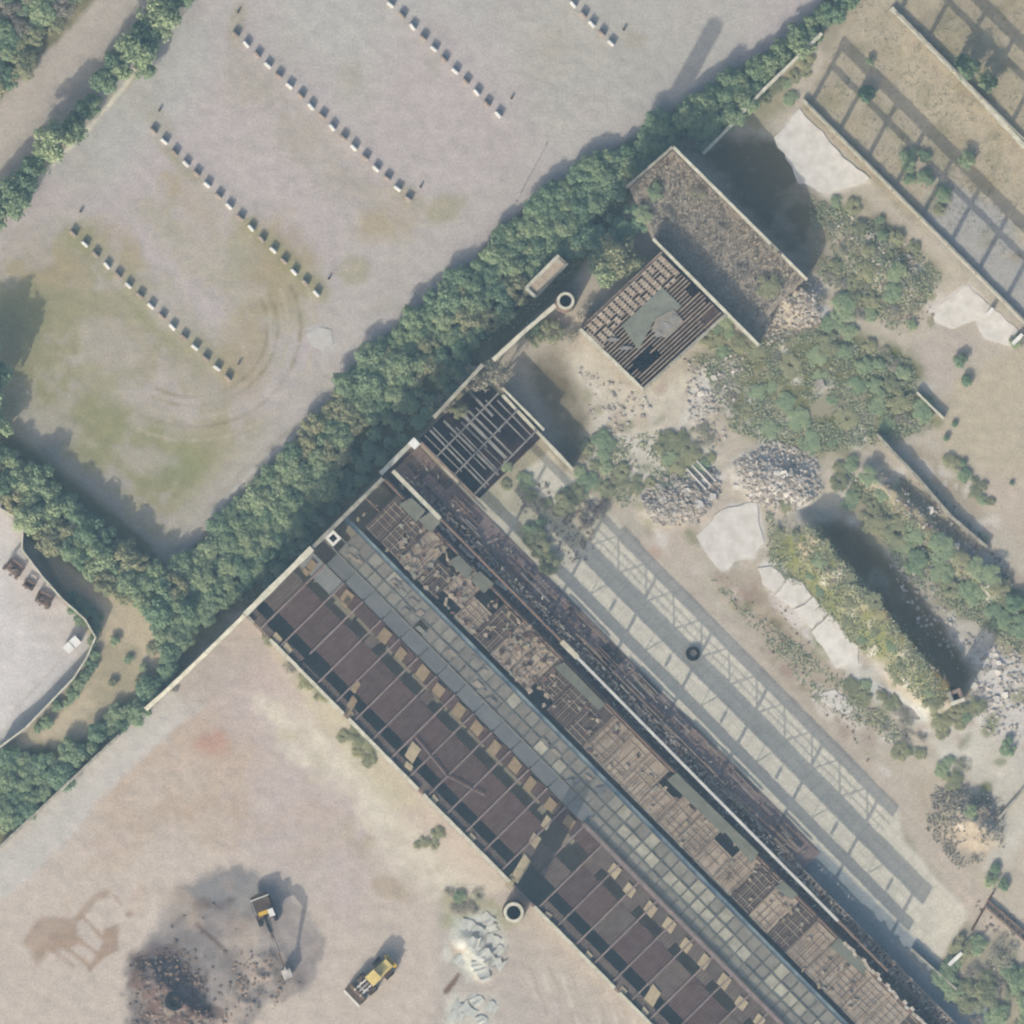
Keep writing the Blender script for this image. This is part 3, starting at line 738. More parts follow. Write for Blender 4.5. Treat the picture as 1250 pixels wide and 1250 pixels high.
# ---- hall with battened roof
F = ftype('battened_hall', 'narrow ruined hall roofed with brown battened panels beside the steel gutter', 'building')
def zf(v): return 4.3 - 1.3*(v-174)/62
F_mat = ['deck', 'deck', 'deck', 'sheet2']
deck_me = {}
gaps = {0: (12,), 5: (0,), 9: (3,), 13: (1,), 20: (2,)}
for i in range(29):
    u0, u1 = 20+32*i+.3, 20+32*i+31.7
    if i == 0: u0 = 26
    q = rd.random()
    va, vb = 178, 234
    if i in (3, 5, 15, 18): vb = 214
    if i in (4, 9): va = 192
    mt = 'deck' if q < .8 else 'sheet2'
    t = .1
    pnl = part('roof_panel', MB().hexa([L(u0,va,zf(va)-t),L(u1,va,zf(va)-t),L(u1,vb,zf(vb)-t),L(u0,vb,zf(vb)-t),L(u0,va,zf(va)),L(u1,va,zf(va)),L(u1,vb,zf(vb)),L(u0,vb,zf(vb))]), M[mt], F)
    for v in np.arange(va+2, vb-1, 7.5):
        if rd.random() < .25: continue
        part('batten', MB().beam(L(u0+rd.uniform(0,4),v,zf(v)+.05), L(u1-rd.uniform(0,4),v+rd.uniform(-.6,.6),zf(v)+.05), .10, .03), M['batten'], pnl)
    for u in np.arange(u0+2, u1, 3.6):
        if rd.random() < .25: continue
        part('rafter', MB().beam(L(u,va+rd.uniform(0,6),zf(va)+.1), L(u+rd.uniform(-1,1),vb-rd.uniform(0,10),zf(vb)+.14), .10, .035), M[rd.choice(['rust','joist_brown','joist_brown','deck'])], pnl)
part('purlin', MB().beam(L(2,204,zf(204)-.25), L(950,204,zf(204)-.25), .2, .25), M['rust'], F)
part('eave_beam', MB().beam(L(2,236,zf(236)-.1), L(950,236,zf(236)-.1), .3, .3), M['rust'], F)
part('wall', ruin_run((2*S, 238.4*S), (990*S, 238.4*S), .3, -.3, 2.6, 2.6, 2, .12), M['brick'], F)
for (ua, ub, va, vb, r) in ((36,66,226,245,.05),(66,88,232,250,-.1),(128,160,222,236,.0),(162,186,226,242,.08),(310,386,222,235,0),(505,600,226,240,0),(600,650,226,241,0),(690,716,226,239,.05),(790,842,224,240,0)):
    P = [(ua,va+rd.uniform(-3,3)),(ub,va+rd.uniform(-2,3)),(ub+rd.uniform(-6,2),vb),(ua+rd.uniform(-2,8),vb+rd.uniform(-3,1))]
    part('fallen_slab', MB().hexa([L(x,y,zf(min(y,236))+.14) for x,y in P]+[L(x,y,zf(min(y,236))+.30) for x,y in P]), M['slab_green'], F)
for k in range(280):
    u = rd.choice([rd.uniform(8, 880), rd.uniform(60, 330)]); v = rd.uniform(178, 236); w = rd.uniform(1, 4); d = rd.uniform(1, 4); an = rd.uniform(0, 3)
    c, s_ = math.cos(an), math.sin(an)
    P = [(u+x*c-y*s_, v+x*s_+y*c) for x, y in ((-w,-d),(w,-d*.7),(w*.8,d),(-w*.6,d*.8))]
    part('roof_fragment', MB().hexa([L(x,y,zf(y)+.10) for x,y in P]+[L(x,y,zf(y)+.16+rd.uniform(0,.1)) for x,y in P]), M[rd.choice(['batten','coping_dim','sheet','deck','sand','rust'])], F)

# ---- collapsed bay of dark sheets
E = ftype('collapsed_bay', 'collapsed strip of dark purple-brown sheets and fragments beside the white top beam', 'ruin')
SH2 = {}
part('rubble_bed', MB().hexa([L(2,253,-.2),L(700,253,-.2),L(700,294,-.2),L(2,294,-.2),L(2,253,.95),L(700,253,.95),L(700,294,.1),L(2,294,.1)]), M['bay_sheet'], E)
for i in range(24):
    u0 = 4+30*i
    if u0 > 690: break
    for (v0, d, z, mt) in ((267, 13, .78, 'bay_sheet'), (280, 13, .42, 'bay_sheet'), (254, 12, 1.05, 'sheet2')):
        if v0 == 254 and (i in (0, 1) or rd.random() < .3): continue
        if v0 == 280 and 17 < i and rd.random() < .3: continue
        if rd.random() < .15: mt = 'sheet2'
        key = (30, d, mt)
        if key not in SH2: SH2[key] = sheet_mesh(30.6*S, d*S*1.03, 7)
        tl = .012 if v0 > 260 else .05
        link('roof_sheet', SH2[key], M[mt], E, (u0*S, v0*S, z+rd.uniform(-.03,.03)), (-.2+rd.uniform(-tl,tl), rd.uniform(-tl,tl), rd.uniform(-tl,tl)))
for (v, ua, ub) in ((266, 10, 300), (266, 420, 690), (270, 300, 560)) + tuple((rd.uniform(256, 291), uu, uu+rd.uniform(14, 60)) for uu in [rd.uniform(60, 660) for _ in range(70)]):
    part('fallen_beam', MB().beam(L(ua,v,1.35-(v-255)*.02), L(ub,v,1.35-(v-255)*.02), .16, .12), M[rd.choice(['joist_brown','sheet','rust','concrete_grey'])], E)
frag = {k: MB() for k in ('concrete_grey', 'rubble', 'sheet', 'rust')}
for k in range(2300):
    u = rd.uniform(20, 990); v = rd.choice([rd.gauss(246, 3), rd.gauss(258, 2), rd.gauss(263, 1.5), rd.gauss(257, 4), rd.uniform(252, 290)])
    if u > 690 and v > 266: continue
    s_ = rd.uniform(.08, .32); h = .08+rd.uniform(0, .12); an = rd.uniform(0, 3)
    c = L(u, v, (1.45-max(0,v-255)*.035 if v < 288 else .12)+rd.uniform(0,.1)); dx = Vector((math.cos(an), math.sin(an), rd.uniform(-.3,.3)))*s_
    frag[rd.choice(['concrete_grey','rubble','sheet','concrete_grey','rust','concrete_grey','sheet','concrete_grey'])].beam(c-dx, c+dx, s_*rd.uniform(.5,1.2), h)
for k, mb in frag.items():
    o = part('roof_debris', mb, M[k], E); o['kind'] = 'stuff'
for k in range(46):   # row of pale blocks beside the beam
    u = 70+k*6.2 if k < 22 else 800+(k-22)*6; v = 246+rd.uniform(-2, 2) if k < 22 else 238+rd.uniform(-2,2)
    if rd.random() < .25: continue
    part('fallen_block', MB().box(-.34, .34, -.25, .25, 0, .45), M['rubble'], E, (u*S, v*S, zf(236)+.1 if v < 240 else 1.3), (0, 0, rd.uniform(-.3, .3)))
for (u, v) in BLK:
    part('fallen_block', MB().box(-.42, .42, -.13, .13, 0, .25), M['concrete_grey'], E, (u*S, v*S, 1.12), (0, 0, rd.uniform(-.08, .08)))
# sleepers and rails at the lower end
for k in range(46):
    part('sleeper', MB().beam(L(705+k*6.5,252,1.3), L(705+k*6.5,266,1.3), .22, .16), M['joist_brown'], E)
for v in (253, 265): part('rail', MB().beam(L(700,v,1.46), L(1005,v,1.46), .14, .16), M['joist'], E)

# ---- tall steel window frame standing over the collapsed bay
G = ftype('steel_window_frame', 'tall steel lattice frame with white top beam, casting lattice shadows on concrete floor', 'steel frame')
FU0, FU1 = 262, 773
part('top_chord', MB().beam(L(300,251,10.45), L(FU1,251,10.45), .42, .86), M['white_steel'], G)
part('top_chord', MB().beam(L(84,251,10.35), L(300,251,10.35), .22, .6), M['rust'], G, label='thin rusty end of the top beam')
part('top_chord', MB().beam(L(2,251,10.35), L(84,251,10.35), .62, .6), M['coping'], G, label='thick pale end of the top beam')
part('end_cap', MB().beam(L(294,251,10.6), L(322,251,10.6), .8, .7), M['pane_pale'], G)
MC = part('middle_chord', MB().beam(L(150,251,7.2), L(860,251,7.2), .30, 1.55), M['rust'], G)
part('crane_beam', MB().beam(L(40,251,4.3), L(860,251,4.3), .34, .8), M['rust'], G)
for u in [4, 84] + list(range(170, 865, 96)): part('column', MB().beam(L(u,251,-.2), L(u,251,10.1 if 80 < u < 775 else 7.9), .4, .4), M['rust'], G)
for k, u in enumerate(range(266, 772, 16)):
    part('window_bar', MB().beam(L(u,251,7.9), L(u,251,10.1), .07, .07), M['rust'], MC)
for z in (8.6, 9.3): part('window_rail', MB().beam(L(FU0,251,z), L(FU1,251,z), .07, .07), M['rust'], MC)
for k, u in enumerate(range(270, 750, 48)):
    part('brace', MB().beam(L(u,251.6,7.9), L(u+24,251.6,10.1), .13, .13), M['rust'], MC)
    part('brace', MB().beam(L(u+24,251.6,10.1), L(u+46,251.6,7.9), .13, .13), M['rust'], MC)
for k, u in enumerate(range(170, 850, 32)):
    part('window_bar', MB().beam(L(u,251,4.7), L(u,251,6.5), .09, .09), M['rust'], MC)
    if k % 3 == 1: part('brace', MB().beam(L(u,251.6,4.7), L(u+14,251.6,6.5), .12, .12), M['rust'], MC)
    if k % 3 == 2: part('board', MB().box(u*S-.25, u*S+.25, 251*S-.05, 251*S+.05, 5.0, 6.0), M['rust'], MC)

# ---- roofless bay with concrete joists (north-west corner)
D = ftype('joist_bay', 'small roofless bay with parallel concrete joists over a dark pit', 'building')
wall_with_coping(D, (-6*S, 238*S), (-6*S, 292*S), .55, -.3, 12.4, 11.4, 'wall', 'coping')
wall_with_coping(D, (-9*S, 332*S), (-13*S, 420*S), .45, -.3, 9.4, 9.8, 'wall', 'coping_dim')
part('corner_pier', MB().box(-9*S, 2*S, 288*S, 298*S, -.3, 11.6), M['white'], D)
part('wall', ruin_run((0, 300*S), (96*S, 300*S), .3, -.3, 3.2, 3.0, 1.5, .15), M['brick'], D)
wall_with_coping(D, (24*S, 417*S), (96*S, 417*S), .34, -.3, 3.5, 3.5, 'wall', 'coping', 1.1, .15)
wall_with_coping(D, (30*S, 411*S), (155*S, 408*S), .45, -.3, 3.1, 3.2, 'wall', 'coping', 1.1, .15, .15)
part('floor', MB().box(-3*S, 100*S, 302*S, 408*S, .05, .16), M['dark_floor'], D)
for u in (27, 58, 92): part('cross_beam', MB().beam(L(u,300,3.35), L(u-2,411,3.35), .24, .34), M['joist'], D)
for (v, ua, ub, w) in ((309,-2,62,.16),(318,-2,96,.30),(323,-2,96,.2),(338,2,96,.34),(343,18,92,.2),(352,18,62,.26),(360,2,88,.5),(368,2,92,.3),(377,18,60,.22),(385,-2,40,.4),(392,20,92,.24),(350,60,92,.2),(333,18,80,.16),(402,30,92,.2)):
    part('joist', MB().beam(L(ua,v,3.05+rd.uniform(-.05,.05)), L(ub,v+rd.uniform(-1,1),3.05), w, .22), M['joist'], D)

# ------------------------------------------------------------------ other buildings of the ruined quarter
def W2(px, py): v = m(px, py); return (v.x, v.y)
def at(px, py): return thing
def rel(t, px, py): return ((px-625)*S - t.location.x, (625-py)*S - t.location.y)
def wthing(name, label, cat, px, py, group=None): return thing(name, label, cat, m(px, py, 0), 0, group)

# joist-roofed building
B = wthing('joist_roof_building', 'square ruined building with open brown roof joists and grey-green roof panel', 'building', 785, 475)
cn = {'w': (708,402), 's': (785,476), 'e': (886,384), 'n': (808,308)}
r_ = lambda p: rel(B, *p)
wall_with_coping(B, r_(cn['w']), r_(cn['s']), .45, -.3, 5.0, 5.0, 'wall', 'coping', 1.1, .15, .1)
wall_with_coping(B, r_(cn['s']), r_(cn['e']), .40, -.3, 4.9, 4.9, 'wall', 'coping_dim', 1.1, .15, .1)
wall_with_coping(B, r_((797,292)), r_((926,422)), .42, -.3, 5.2, 4.8, 'wall', 'coping', 1.1, .15, .12)
part('wall', ruin_run(r_(cn['n']), r_(cn['w']), .35, -.3, 4.6, 4.6, 1.5, .2), M['brick'], B)
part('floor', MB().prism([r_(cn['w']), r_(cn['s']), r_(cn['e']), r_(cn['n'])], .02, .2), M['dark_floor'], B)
ax = Vector((78, 72)).normalized()          # plan direction from west to south corner
nj = 25
for k in range(nj):
    t = (k+.6)/nj
    a = Vector(cn['w'])*(1-t) + Vector(cn['s'])*t; b = Vector(cn['n'])*(1-t) + Vector(cn['e'])*t
    segs = [(0.02, .98)]
    if 17 <= k <= 20: segs = [(.02, .10), (.34, .98)] if k != 18 else [(.28, .95)]
    if 21 <= k <= 22: segs = [(.04, .8)]
    if 12 <= k <= 14: segs = [(.02, .25), (.3, .9)]
    for (s0, s1) in segs:
        p = a+(b-a)*s0; q = a+(b-a)*s1
        pr, qr = r_((p.x, p.y)), r_((q.x, q.y))
        part('joist', MB().beam((pr[0], pr[1], 4.75), (qr[0], qr[1], 4.75), .19+rd.uniform(-.04,.06), .25), M['joist_brown'], B)
for k in range(8):       # tile rows still on the north-west side
    for j in range(15):
        if rd.random() < .1 or (k > 5 and rd.random() < .35): continue
        t = (k+.9)/nj*1.0; u = (j+.3)/15
        c = (Vector(cn['w'])*(1-t)+Vector(cn['s'])*t)*(1-u) + (Vector(cn['n'])*(1-t)+Vector(cn['e'])*t)*u
        cr_ = r_((c.x, c.y))
        part('roof_tile', MB().box(-.36, .36, -.22, .22, 0, .06), M['batten' if rd.random() < .7 else 'deck'], B, (cr_[0], cr_[1], 4.88), (rd.uniform(-.05,.05), rd.uniform(-.05,.05), R(44)+rd.uniform(-.06,.06)))
gp = [(759,397),(808,351),(832,374),(822,384),(800,388),(779,428)]
part('roof_panel', MB().prism([r_(p) for p in gp], 4.9, 5.0), M['slab_green'], B, label='grey-green roof panel')
part('roof_panel', MB().prism([r_(p) for p in [(801,388),(822,378),(834,392),(814,414),(795,404)]], 5.02, 5.08), M['pane_mess'], B)
for (x, y, w, h) in ((812,398,8,5),(822,388,6,4),(804,408,6,4),(748,415,9,2.5),(764,425,9,2.5)):
    part('broken_board', MB().prism([r_((x+q[0], y+q[1])) for q in [(-w,h*.6),(-w*.3,-h),(w*.5,-h*.8),(w,h*.1),(w*.2,h)]], 5.09, 5.14), M['joist'], B)
# dark sheets over open bays
part('roof_sheet', MB().prism([r_(p) for p in [(868,372),(884,385),(862,404),(848,392)]], 4.55, 4.6), M['sheet'], B)

# brush-filled yard building
C = wthing('walled_enclosure', 'tall walled enclosure filled with brown brush and rubble, roofless', 'building', 880, 300)
rc = lambda *p: rel(C, *p)
wall_with_coping(C, rc(765,229), rc(821,180), .4, -.3, 7.4, 7.6, 'brick', 'coping_dim', 1.1, .15, .2)
wall_with_coping(C, rc(821,180), rc(940,298), .42, -.3, 7.6, 6.2, 'brick', 'coping', 1.1, .15, .2)
wall_with_coping(C, rc(940,298), rc(985,342), .42, -.3, 6.2, 3.4, 'brick', 'coping', 1.1, .15, .3)
part('fill', MB().prism([rc(*p) for p in [(768,230),(821,184),(982,342),(950,372),(918,412),(797,294)]], -.2, 2.6), M['fill'], C)

# small outbuilding by the chimney
O = wthing('narrow_outbuilding', 'narrow flat-roofed outbuilding with pale parapet between hedge and tall chimney', 'building', 668, 338)
ro = lambda *p: rel(O, *p)
P4 = [(642,352),(682,312),(693,322),(654,363)]
part('wall', MB().prism([ro(*p) for p in P4], -.3, 3.6), M['wall'], O)
part('roof', MB().prism([ro(*p) for p in [(645,352),(681,316),(690,323),(656,358)]], 3.6, 3.7), M['deck'], O)
for a, b in ((P4[0], P4[1]), (P4[3], P4[0])):
    part('parapet', ruin_run(ro(*a), ro(*b), .5, 3.5, 4.0, 4.0, 1, .08), M['coping'], O)
part('parapet', ruin_run(ro(*P4[2]), ro(*P4[3]), .3, 3.5, 3.9, 3.9, 1, .1), M['coping_dim'], O)

# free-standing walls
def free_wall(pts, w, label, mat='wall', cop='coping', group=None, jit=.08, name='boundary_wall'):
    """pts: (px, py, height)"""
    t = wthing(name, label, 'wall', pts[0][0], pts[0][1], group)
    for (a, b) in zip(pts[:-1], pts[1:]):
        wall_with_coping(t, rel(t, a[0], a[1]), rel(t, b[0], b[1]), w, -.4, a[2], b[2], mat, cop, 1.12, .12, jit)
    return t
free_wall([(0,1034,1.2),(112,929,2.4),(146,897,2.6)], .35, 'low grey boundary wall along the concrete apron of the work yard', 'wall', 'coping_dim')
free_wall([(178,866,2.6),(209,838,4.2),(252,797,6.4),(299,751,7.5)], .55, 'pale boundary wall rising from the work yard to the factory shed corner', 'wall', 'coping')
free_wall([(602,440,8.4),(640,405,8.8),(678,373,8.6)], .55, 'tall pale wall running from the joist bay to the tall chimney', 'wall', 'coping')
free_wall([(858,188,2.2),(880,166,2.4),(930,112,2.4),(1003,41,2.6)], .42, 'straight white-topped boundary wall beside the hedge and enclosure', 'wall', 'coping')
free_wall([(980,122,.7),(1018,160,.7),(1060,202,.8),(1145,287,.7),(1176,319,.7),(1258,401,.7)], .42, 'low pale wall below the open concrete frame of the dry field', 'wall', 'coping')
free_wall([(1088,10,.6),(1120,42,.8),(1185,108,.8),(1255,184,.8)], .62, 'thick pale wall crossing the dry field', 'wall', 'coping')
free_wall([(0,620,2.6),(16,630,2.6),(28,646,2.8),(27,671,2.8),(52,704,2.9),(76,731,3.0),(104,756,3.0),(117,778,3.0),(106,803,3.0),(90,828,3.0),(32,888,2.8),(0,912,2.6)], .22, 'thin perimeter wall curving round the pale sand lot', 'wall', 'coping')
free_wall([(1119,479,1.0),(1152,511,.9)], .3, 'short low pale wall stub at the edge of the sandy field', 'wall', 'coping', name='wall_stub')
free_wall([(1070,530,1.4),(1090,552,1.4),(1120,583,1.3),(1160,630,1.2),(1205,668,1.0)], .4, 'broken pale wall along the weedy rubble strip', 'wall', 'coping_dim', jit=.2)
free_wall([(1205,385,.9),(1212,376,.9)], .5, 'short white kerb wall at the middle of the bare concrete pad', 'wall', 'white', name='wall_stub')
free_wall([(1236,420,.9),(1248,408,.9)], .5, 'short white kerb wall at the grassy end of the concrete pad', 'wall', 'white', name='wall_stub')
free_wall([(1158,1178,1.2),(1174,1163,1.2)], .5, 'short white wall stub in the bushes by the steel frame end', 'wall', 'white', name='wall_stub')
free_wall([(1218,1000,.8),(1240,975,.8),(1250,962,.8)], .3, 'low stone edging beside the burnt brush mound', 'wall', 'coping_dim', name='wall_stub')
free_wall([(1112,1158,1.0),(1168,1208,1.0)], .3, 'narrow brown wall beside the blue-grey floor strip', 'brick', 'coping_dim', name='wall_stub')

# open concrete frames of the dry field
def open_frame(px, py, n, label, h=6.4, du=34):
    t = wthing('open_frame', label, 'frame', px, py)
    for i in range(n):
        x, y = rel(t, px+du*i, py+du*i)
        part('column', MB().box(x-.25, x+.25, y-.25, y+.25, -.4, h-.7), M['coping_dim'], t)
    a = rel(t, px-3, py-3); b = rel(t, px+du*(n-1)+6, py+du*(n-1)+6)
    part('top_beam', MB().beam((a[0],a[1],h-.35), (b[0],b[1],h-.35), .3, .95), M['coping_dim'], t)
    a = rel(t, px, py); b = rel(t, px+du*(n-1), py+du*(n-1))
    part('middle_beam', MB().beam((a[0],a[1],4.0), (b[0],b[1],4.0), .2, .5), M['coping_dim'], t)
    return t
open_frame(988, 130, 9, 'row of slim concrete columns with beams above the low field wall')
open_frame(1096, 18, 6, 'row of slim concrete columns with beams above the thick field wall')

# square stump chimney in the weeds
t = thing('square_chimney', 'short square brick chimney stump standing in weeds beyond the earth berm', 'chimney', g(1166, 850, -.4), R(20))
part('shaft', MB().box(-1.0,1.0,-1.0,-.45,0,6.2).box(-1.0,1.0,.45,1.0,0,6.2).box(-1.0,-.45,-.45,.45,0,6.2).box(.45,1.0,-.45,.45,0,6.2), M['brick'], t)
part('flue_lining', MB().box(-.45,.45,-.45,.45,0,5.0), M['soot'], t)
part('cap_stone', MB().box(-1.05,1.05,-1.05,-.5,6.2,6.35), M['coping'], t); part('cap_stone', MB().box(-1.05,-.5,-.48,1.05,6.2,6.35), M['coping_dim'], t)

# lamp post beside the lot
t = thing('lamp_post', 'slim steel lamp post at the hedge edge of the gravel lot', 'lamp post', g(630, 246, -.1))
part('pole', MB().cyl((0,0,0), (0,0,5.0), .09, .06, 10), M['steel'], t)
part('arm', MB().beam((0,0,4.95), (.35,.75,5.1), .07, .07), M['steel'], t)
part('lamp_head', MB().beam((.3,.65,5.1), (.5,1.1,5.14), .24, .12), M['steel'], t)
part('base_plate', MB().box(-.2,.2,-.2,.2,0,.16), M['concrete_grey'], t)

# white cabin on the sand lot
t = thing('storage_cabin', 'small white cabin with two roof panels on the pale sand lot', 'cabin', m(88, 787, -.05), R(43))
part('wall', MB().box(-1.25,1.25,-.62,.62,0,1.7), M['wall'], t)
for s_ in (-1, 1): part('roof_panel', MB().box(s_*.66-.6, s_*.66+.6, -.7, .7, 1.7, 1.86), M['white'], t)
part('door', MB().box(-.35,.35,-.65,-.625,.05,1.55), M['steel'], t)
# scrap frames beside it
for k, (x, y, s0, lb) in enumerate(((18,693,1.0,'largest rusty scrap frame against the sand lot wall'),(36,714,.6,'smallest dark scrap heap on the sand lot'),(54,731,.95,'boxy scrap frame on the sand lot beside the wall bend'))):
    t = thing('scrap_frame', lb, 'scrap', m(x, y, -.05), R(-40+k*8))
    for sx in (-1, 1):
        for sy in (-1, 1):
            part('post', MB().box(sx*1.1*s0-.1, sx*1.1*s0+.1, sy*.8*s0-.1, sy*.8*s0+.1, 0, 1.5*s0), M['rust'], t)
        part('side_rail', MB().beam((sx*1.1*s0,-.8*s0,1.45*s0), (sx*1.1*s0,.8*s0,1.45*s0), .3, .22), M['darksteel'], t)
        part('end_rail', MB().beam((-1.1*s0,sx*.8*s0,1.4*s0), (1.1*s0,sx*.8*s0,1.4*s0), .26, .2), M['rust'], t)
    part('tray', MB().box(-1.0*s0,1.0*s0,-.7*s0,.7*s0,.3,.7*s0), M['ash'], t)
    for j in range(6): part('scrap_piece', MB().box(-.25,.25,-.15,.15,0,.3), M[rd.choice(['rust','concrete_grey','ash'])], t, (rd.uniform(-1.3,1.3)*s0, rd.uniform(-1.2,-.2)*s0, .1+.6*(j%2)*s0), (rd.uniform(0,.4), 0, rd.uniform(0,3)))
# fallen lattice girder in the south-east corner
t = wthing('fallen_girder', 'brown lattice girder lying on bare soil in the south-east corner', 'girder', 1206, 1110)
for dx in (0, 1):
    a = rel(t, 1206-dx*4, 1099+dx*7); b = rel(t, 1262-dx*4, 1148+dx*7)
    part('chord', MB().beam((a[0],a[1],.3), (b[0],b[1],.3), .22, .35), M['rust'], t)
for k in range(8):
    a = rel(t, 1206+k*7, 1099+k*6.1); b = rel(t, 1202+k*7+(4 if k%2 else 0), 1106+k*6.1)
    part('lattice_bar', MB().beam((a[0],a[1],.45), (b[0],b[1],.45), .14, .14), M['rust'], t)
t = wthing('fallen_pole', 'long thin pole lying slantwise from the bushes to the fallen girder', 'pole', 1190, 1120)
a = rel(t, 1186, 1136); b = rel(t, 1212, 1090)
part('shaft', MB().cyl((a[0],a[1],.25), (b[0],b[1],.35), .16, .12, 8), M['bark'], t)
part('end_cap', MB().cyl((b[0],b[1],.35), (b[0]+.08,b[1]+.14,.35), .17, .17, 8), M['darksteel'], t)

# tyre and oil drums on the concrete floor
t = thing('tractor_tyre', 'large black tyre lying flat on the shadowed concrete floor', 'tyre', m(846, 798, .05))
part('tread', MB().lathe([(.62,0),(.98,0),(1.05,.15),(1.05,.4),(.98,.5),(.62,.5),(.58,.25),(.62,0)], 24), M['black'], t)
part('rim', MB().lathe([(.5,.2),(.6,.2),(.6,.3),(.5,.3),(.5,.2)], 20), M['rust'], t)

# ------------------------------------------------------------------ parking blocks
ORD = ['first','second','third','fourth','fifth','sixth','seventh','eighth','ninth','tenth','eleventh','twelfth','thirteenth','fourteenth','fifteenth','sixteenth','seventeenth','eighteenth']
def block_mesh():
    me = bpy.data.meshes.new('concrete_block'); bm = bmesh.new()
    bmesh.ops.create_cube(bm, size=1.0)
    bmesh.ops.scale(bm, vec=(1.15, .52, .85), verts=bm.verts)
    for v in bm.verts:
        if v.co.z > 0: v.co.y *= .72
    bmesh.ops.translate(bm, vec=(0, 0, .375), verts=bm.verts)
    bmesh.ops.bevel(bm, geom=bm.edges[:], offset=.05, segments=2, affect='EDGES')
    bm.to_mesh(me); bm.free(); return me
bw, bb = block_mesh(), block_mesh()
bw.materials.append(M['white']); bb.materials.append(M['brown_block'])
def post(px, py, label):
    t = thing('marker_post', label, 'post', g(px-1.5, py+2, -.1), 0, 'small posts at the ends of the block rows')
    part('shaft', MB().box(-.13,.13,-.13,.13,0,.55), M['bark'], t); part('cap', MB().box(-.16,.16,-.16,.16,.55,.62), M['darksteel'], t)
rows = [  # first, last, count, first is white, landmark
    ((90,286),(278,462),15,False,'grassy corner row'),
    ((187,160),(386,358),16,False,'row beside the dirt track'),
    ((288,42),(498,243),17,False,'longest row'),
    ((477,6),(608,140),11,True,'row nearest the lamp post'),
    ((700,6),(746,53),5,True,'short five-block row')]
for ri, (a, b, n, w0, lm) in enumerate(rows):
    an = math.atan2(-(b[1]-a[1]), b[0]-a[0])
    for i in range(n):
        x = a[0]+(b[0]-a[0])*i/(n-1)+rd.uniform(-.6,.6); y = a[1]+(b[1]-a[1])*i/(n-1)+rd.uniform(-.6,.6)
        wh = (i % 2 == 0) == w0
        q = (n-1-i)
        o = link('concrete_block', bw if wh else bb, None, None, g(x, y, -.02), (0, 0, an+rd.uniform(-.12,.12)))
        tag(o, f"{'white painted' if wh else 'stained brown'} concrete block, {ORD[q]} from the hedge end of the {lm}", 'block', 'concrete blocks set out in rows on the gravel lot')
for (x, y, l) in ((100,256,'track end of the row on the grassy corner'),(293,442,'hedge end of the row on the grassy corner'),(196,133,'track end of the row beside the north-west track'),(403,338,'hedge end of the row beside the north-west track'),(292,13,'track end of the longest block row'),(515,226,'hedge end of the longest block row'),(626,118,'hedge end of the row near the lamp post'),(763,34,'hedge end of the short block row')):
    post(x, y, f'small dark post at the {l}')

# ------------------------------------------------------------------ machines
def bev(mb, w=.04):
    me = mb.mesh('tmp'); bm = bmesh.new(); bm.from_mesh(me)
    bmesh.ops.bevel(bm, geom=bm.edges[:], offset=w, segments=1, affect='EDGES'); bm.to_mesh(me); bm.free(); return me
# wheel loader: local +x is forward
t = thing('wheel_loader', 'dusty yellow wheel loader with wide bucket, parked beside the burnt ground', 'loader', g(455, 1194, 0), math.atan2(-.69, -.72))
part('rear_frame', bev(MB().box(-3.4,-.2,-.75,.75,.7,1.5)), M['yellow'], t)
hd = part('engine_hood', bev(MB().hexa([(-3.5,-.85,1.4),(-1.0,-.85,1.4),(-1.0,.85,1.4),(-3.5,.85,1.4),(-3.4,-.7,2.3),(-1.0,-.75,2.5),(-1.0,.75,2.5),(-3.4,.7,2.3)])), M['yellow_pale'], t)
part('exhaust', MB().cyl((-1.5,.3,2.4),(-1.5,.3,3.1),.08,.08,8), M['darksteel'], hd)
part('grille', MB().box(-3.56,-3.48,-.6,.6,1.5,2.2), M['darksteel'], hd)
part('counterweight', bev(MB().box(-3.9,-3.35,-1.2,1.2,.8,1.5)), M['yellow'], t)
cb = part('cab', bev(MB().hexa([(-.95,-.8,1.5),(.65,-.8,1.5),(.65,.8,1.5),(-.95,.8,1.5),(-.85,-.72,3.2),(.45,-.72,3.2),(.45,.72,3.2),(-.85,.72,3.2)])), M['glass'], t)
part('roof', bev(MB().box(-1.05,.7,-.9,.9,3.2,3.42)), M['yellow_pale'], cb)
part('door', MB().box(-.5,.3,.79,.83,1.55,3.0), M['yellow'], cb)
part('front_frame', bev(MB().box(-.1,1.7,-.6,.6,.8,1.6)), M['darksteel'], t)
for sy in (-1, 1):
    part('lift_arm', MB().beam((.7,sy*.55,2.0),(3.1,sy*.6,.75),.22,.45), M['steel'], t)
    part('fender', bev(MB().box(-2.9,-1.3,sy*1.05-.33,sy*1.05+.33,1.62,1.74)), M['darksteel'], t)
    part('fender', bev(MB().box(.6,1.9,sy*1.15-.35,sy*1.15+.35,1.62,1.72)), M['darksteel'], t)
    for x in (-2.1, 1.25):
        w = part('wheel', MB().cyl((x,sy*1.35-.33,.78),(x,sy*1.35+.33,.78),.80,.80,22), M['black'], t)
        part('rim', MB().cyl((x,sy*(1.35+.02)-.33,.78),(x,sy*(1.35+.02)+.33,.78),.40,.40,16), M['yellow'], w)
    part('headlight', MB().box(1.65,1.8,sy*.75-.12,sy*.75+.12,1.9,2.1), M['white'], t)
part('lift_cylinder', MB().cyl((.9,0,1.7),(2.7,0,1.5),.11,.11,10), M['steel'], t)
part('crossbar', MB().beam((2.2,-.6,1.3),(2.2,.6,1.3),.3,.3), M['steel'], t)
bk = MB()
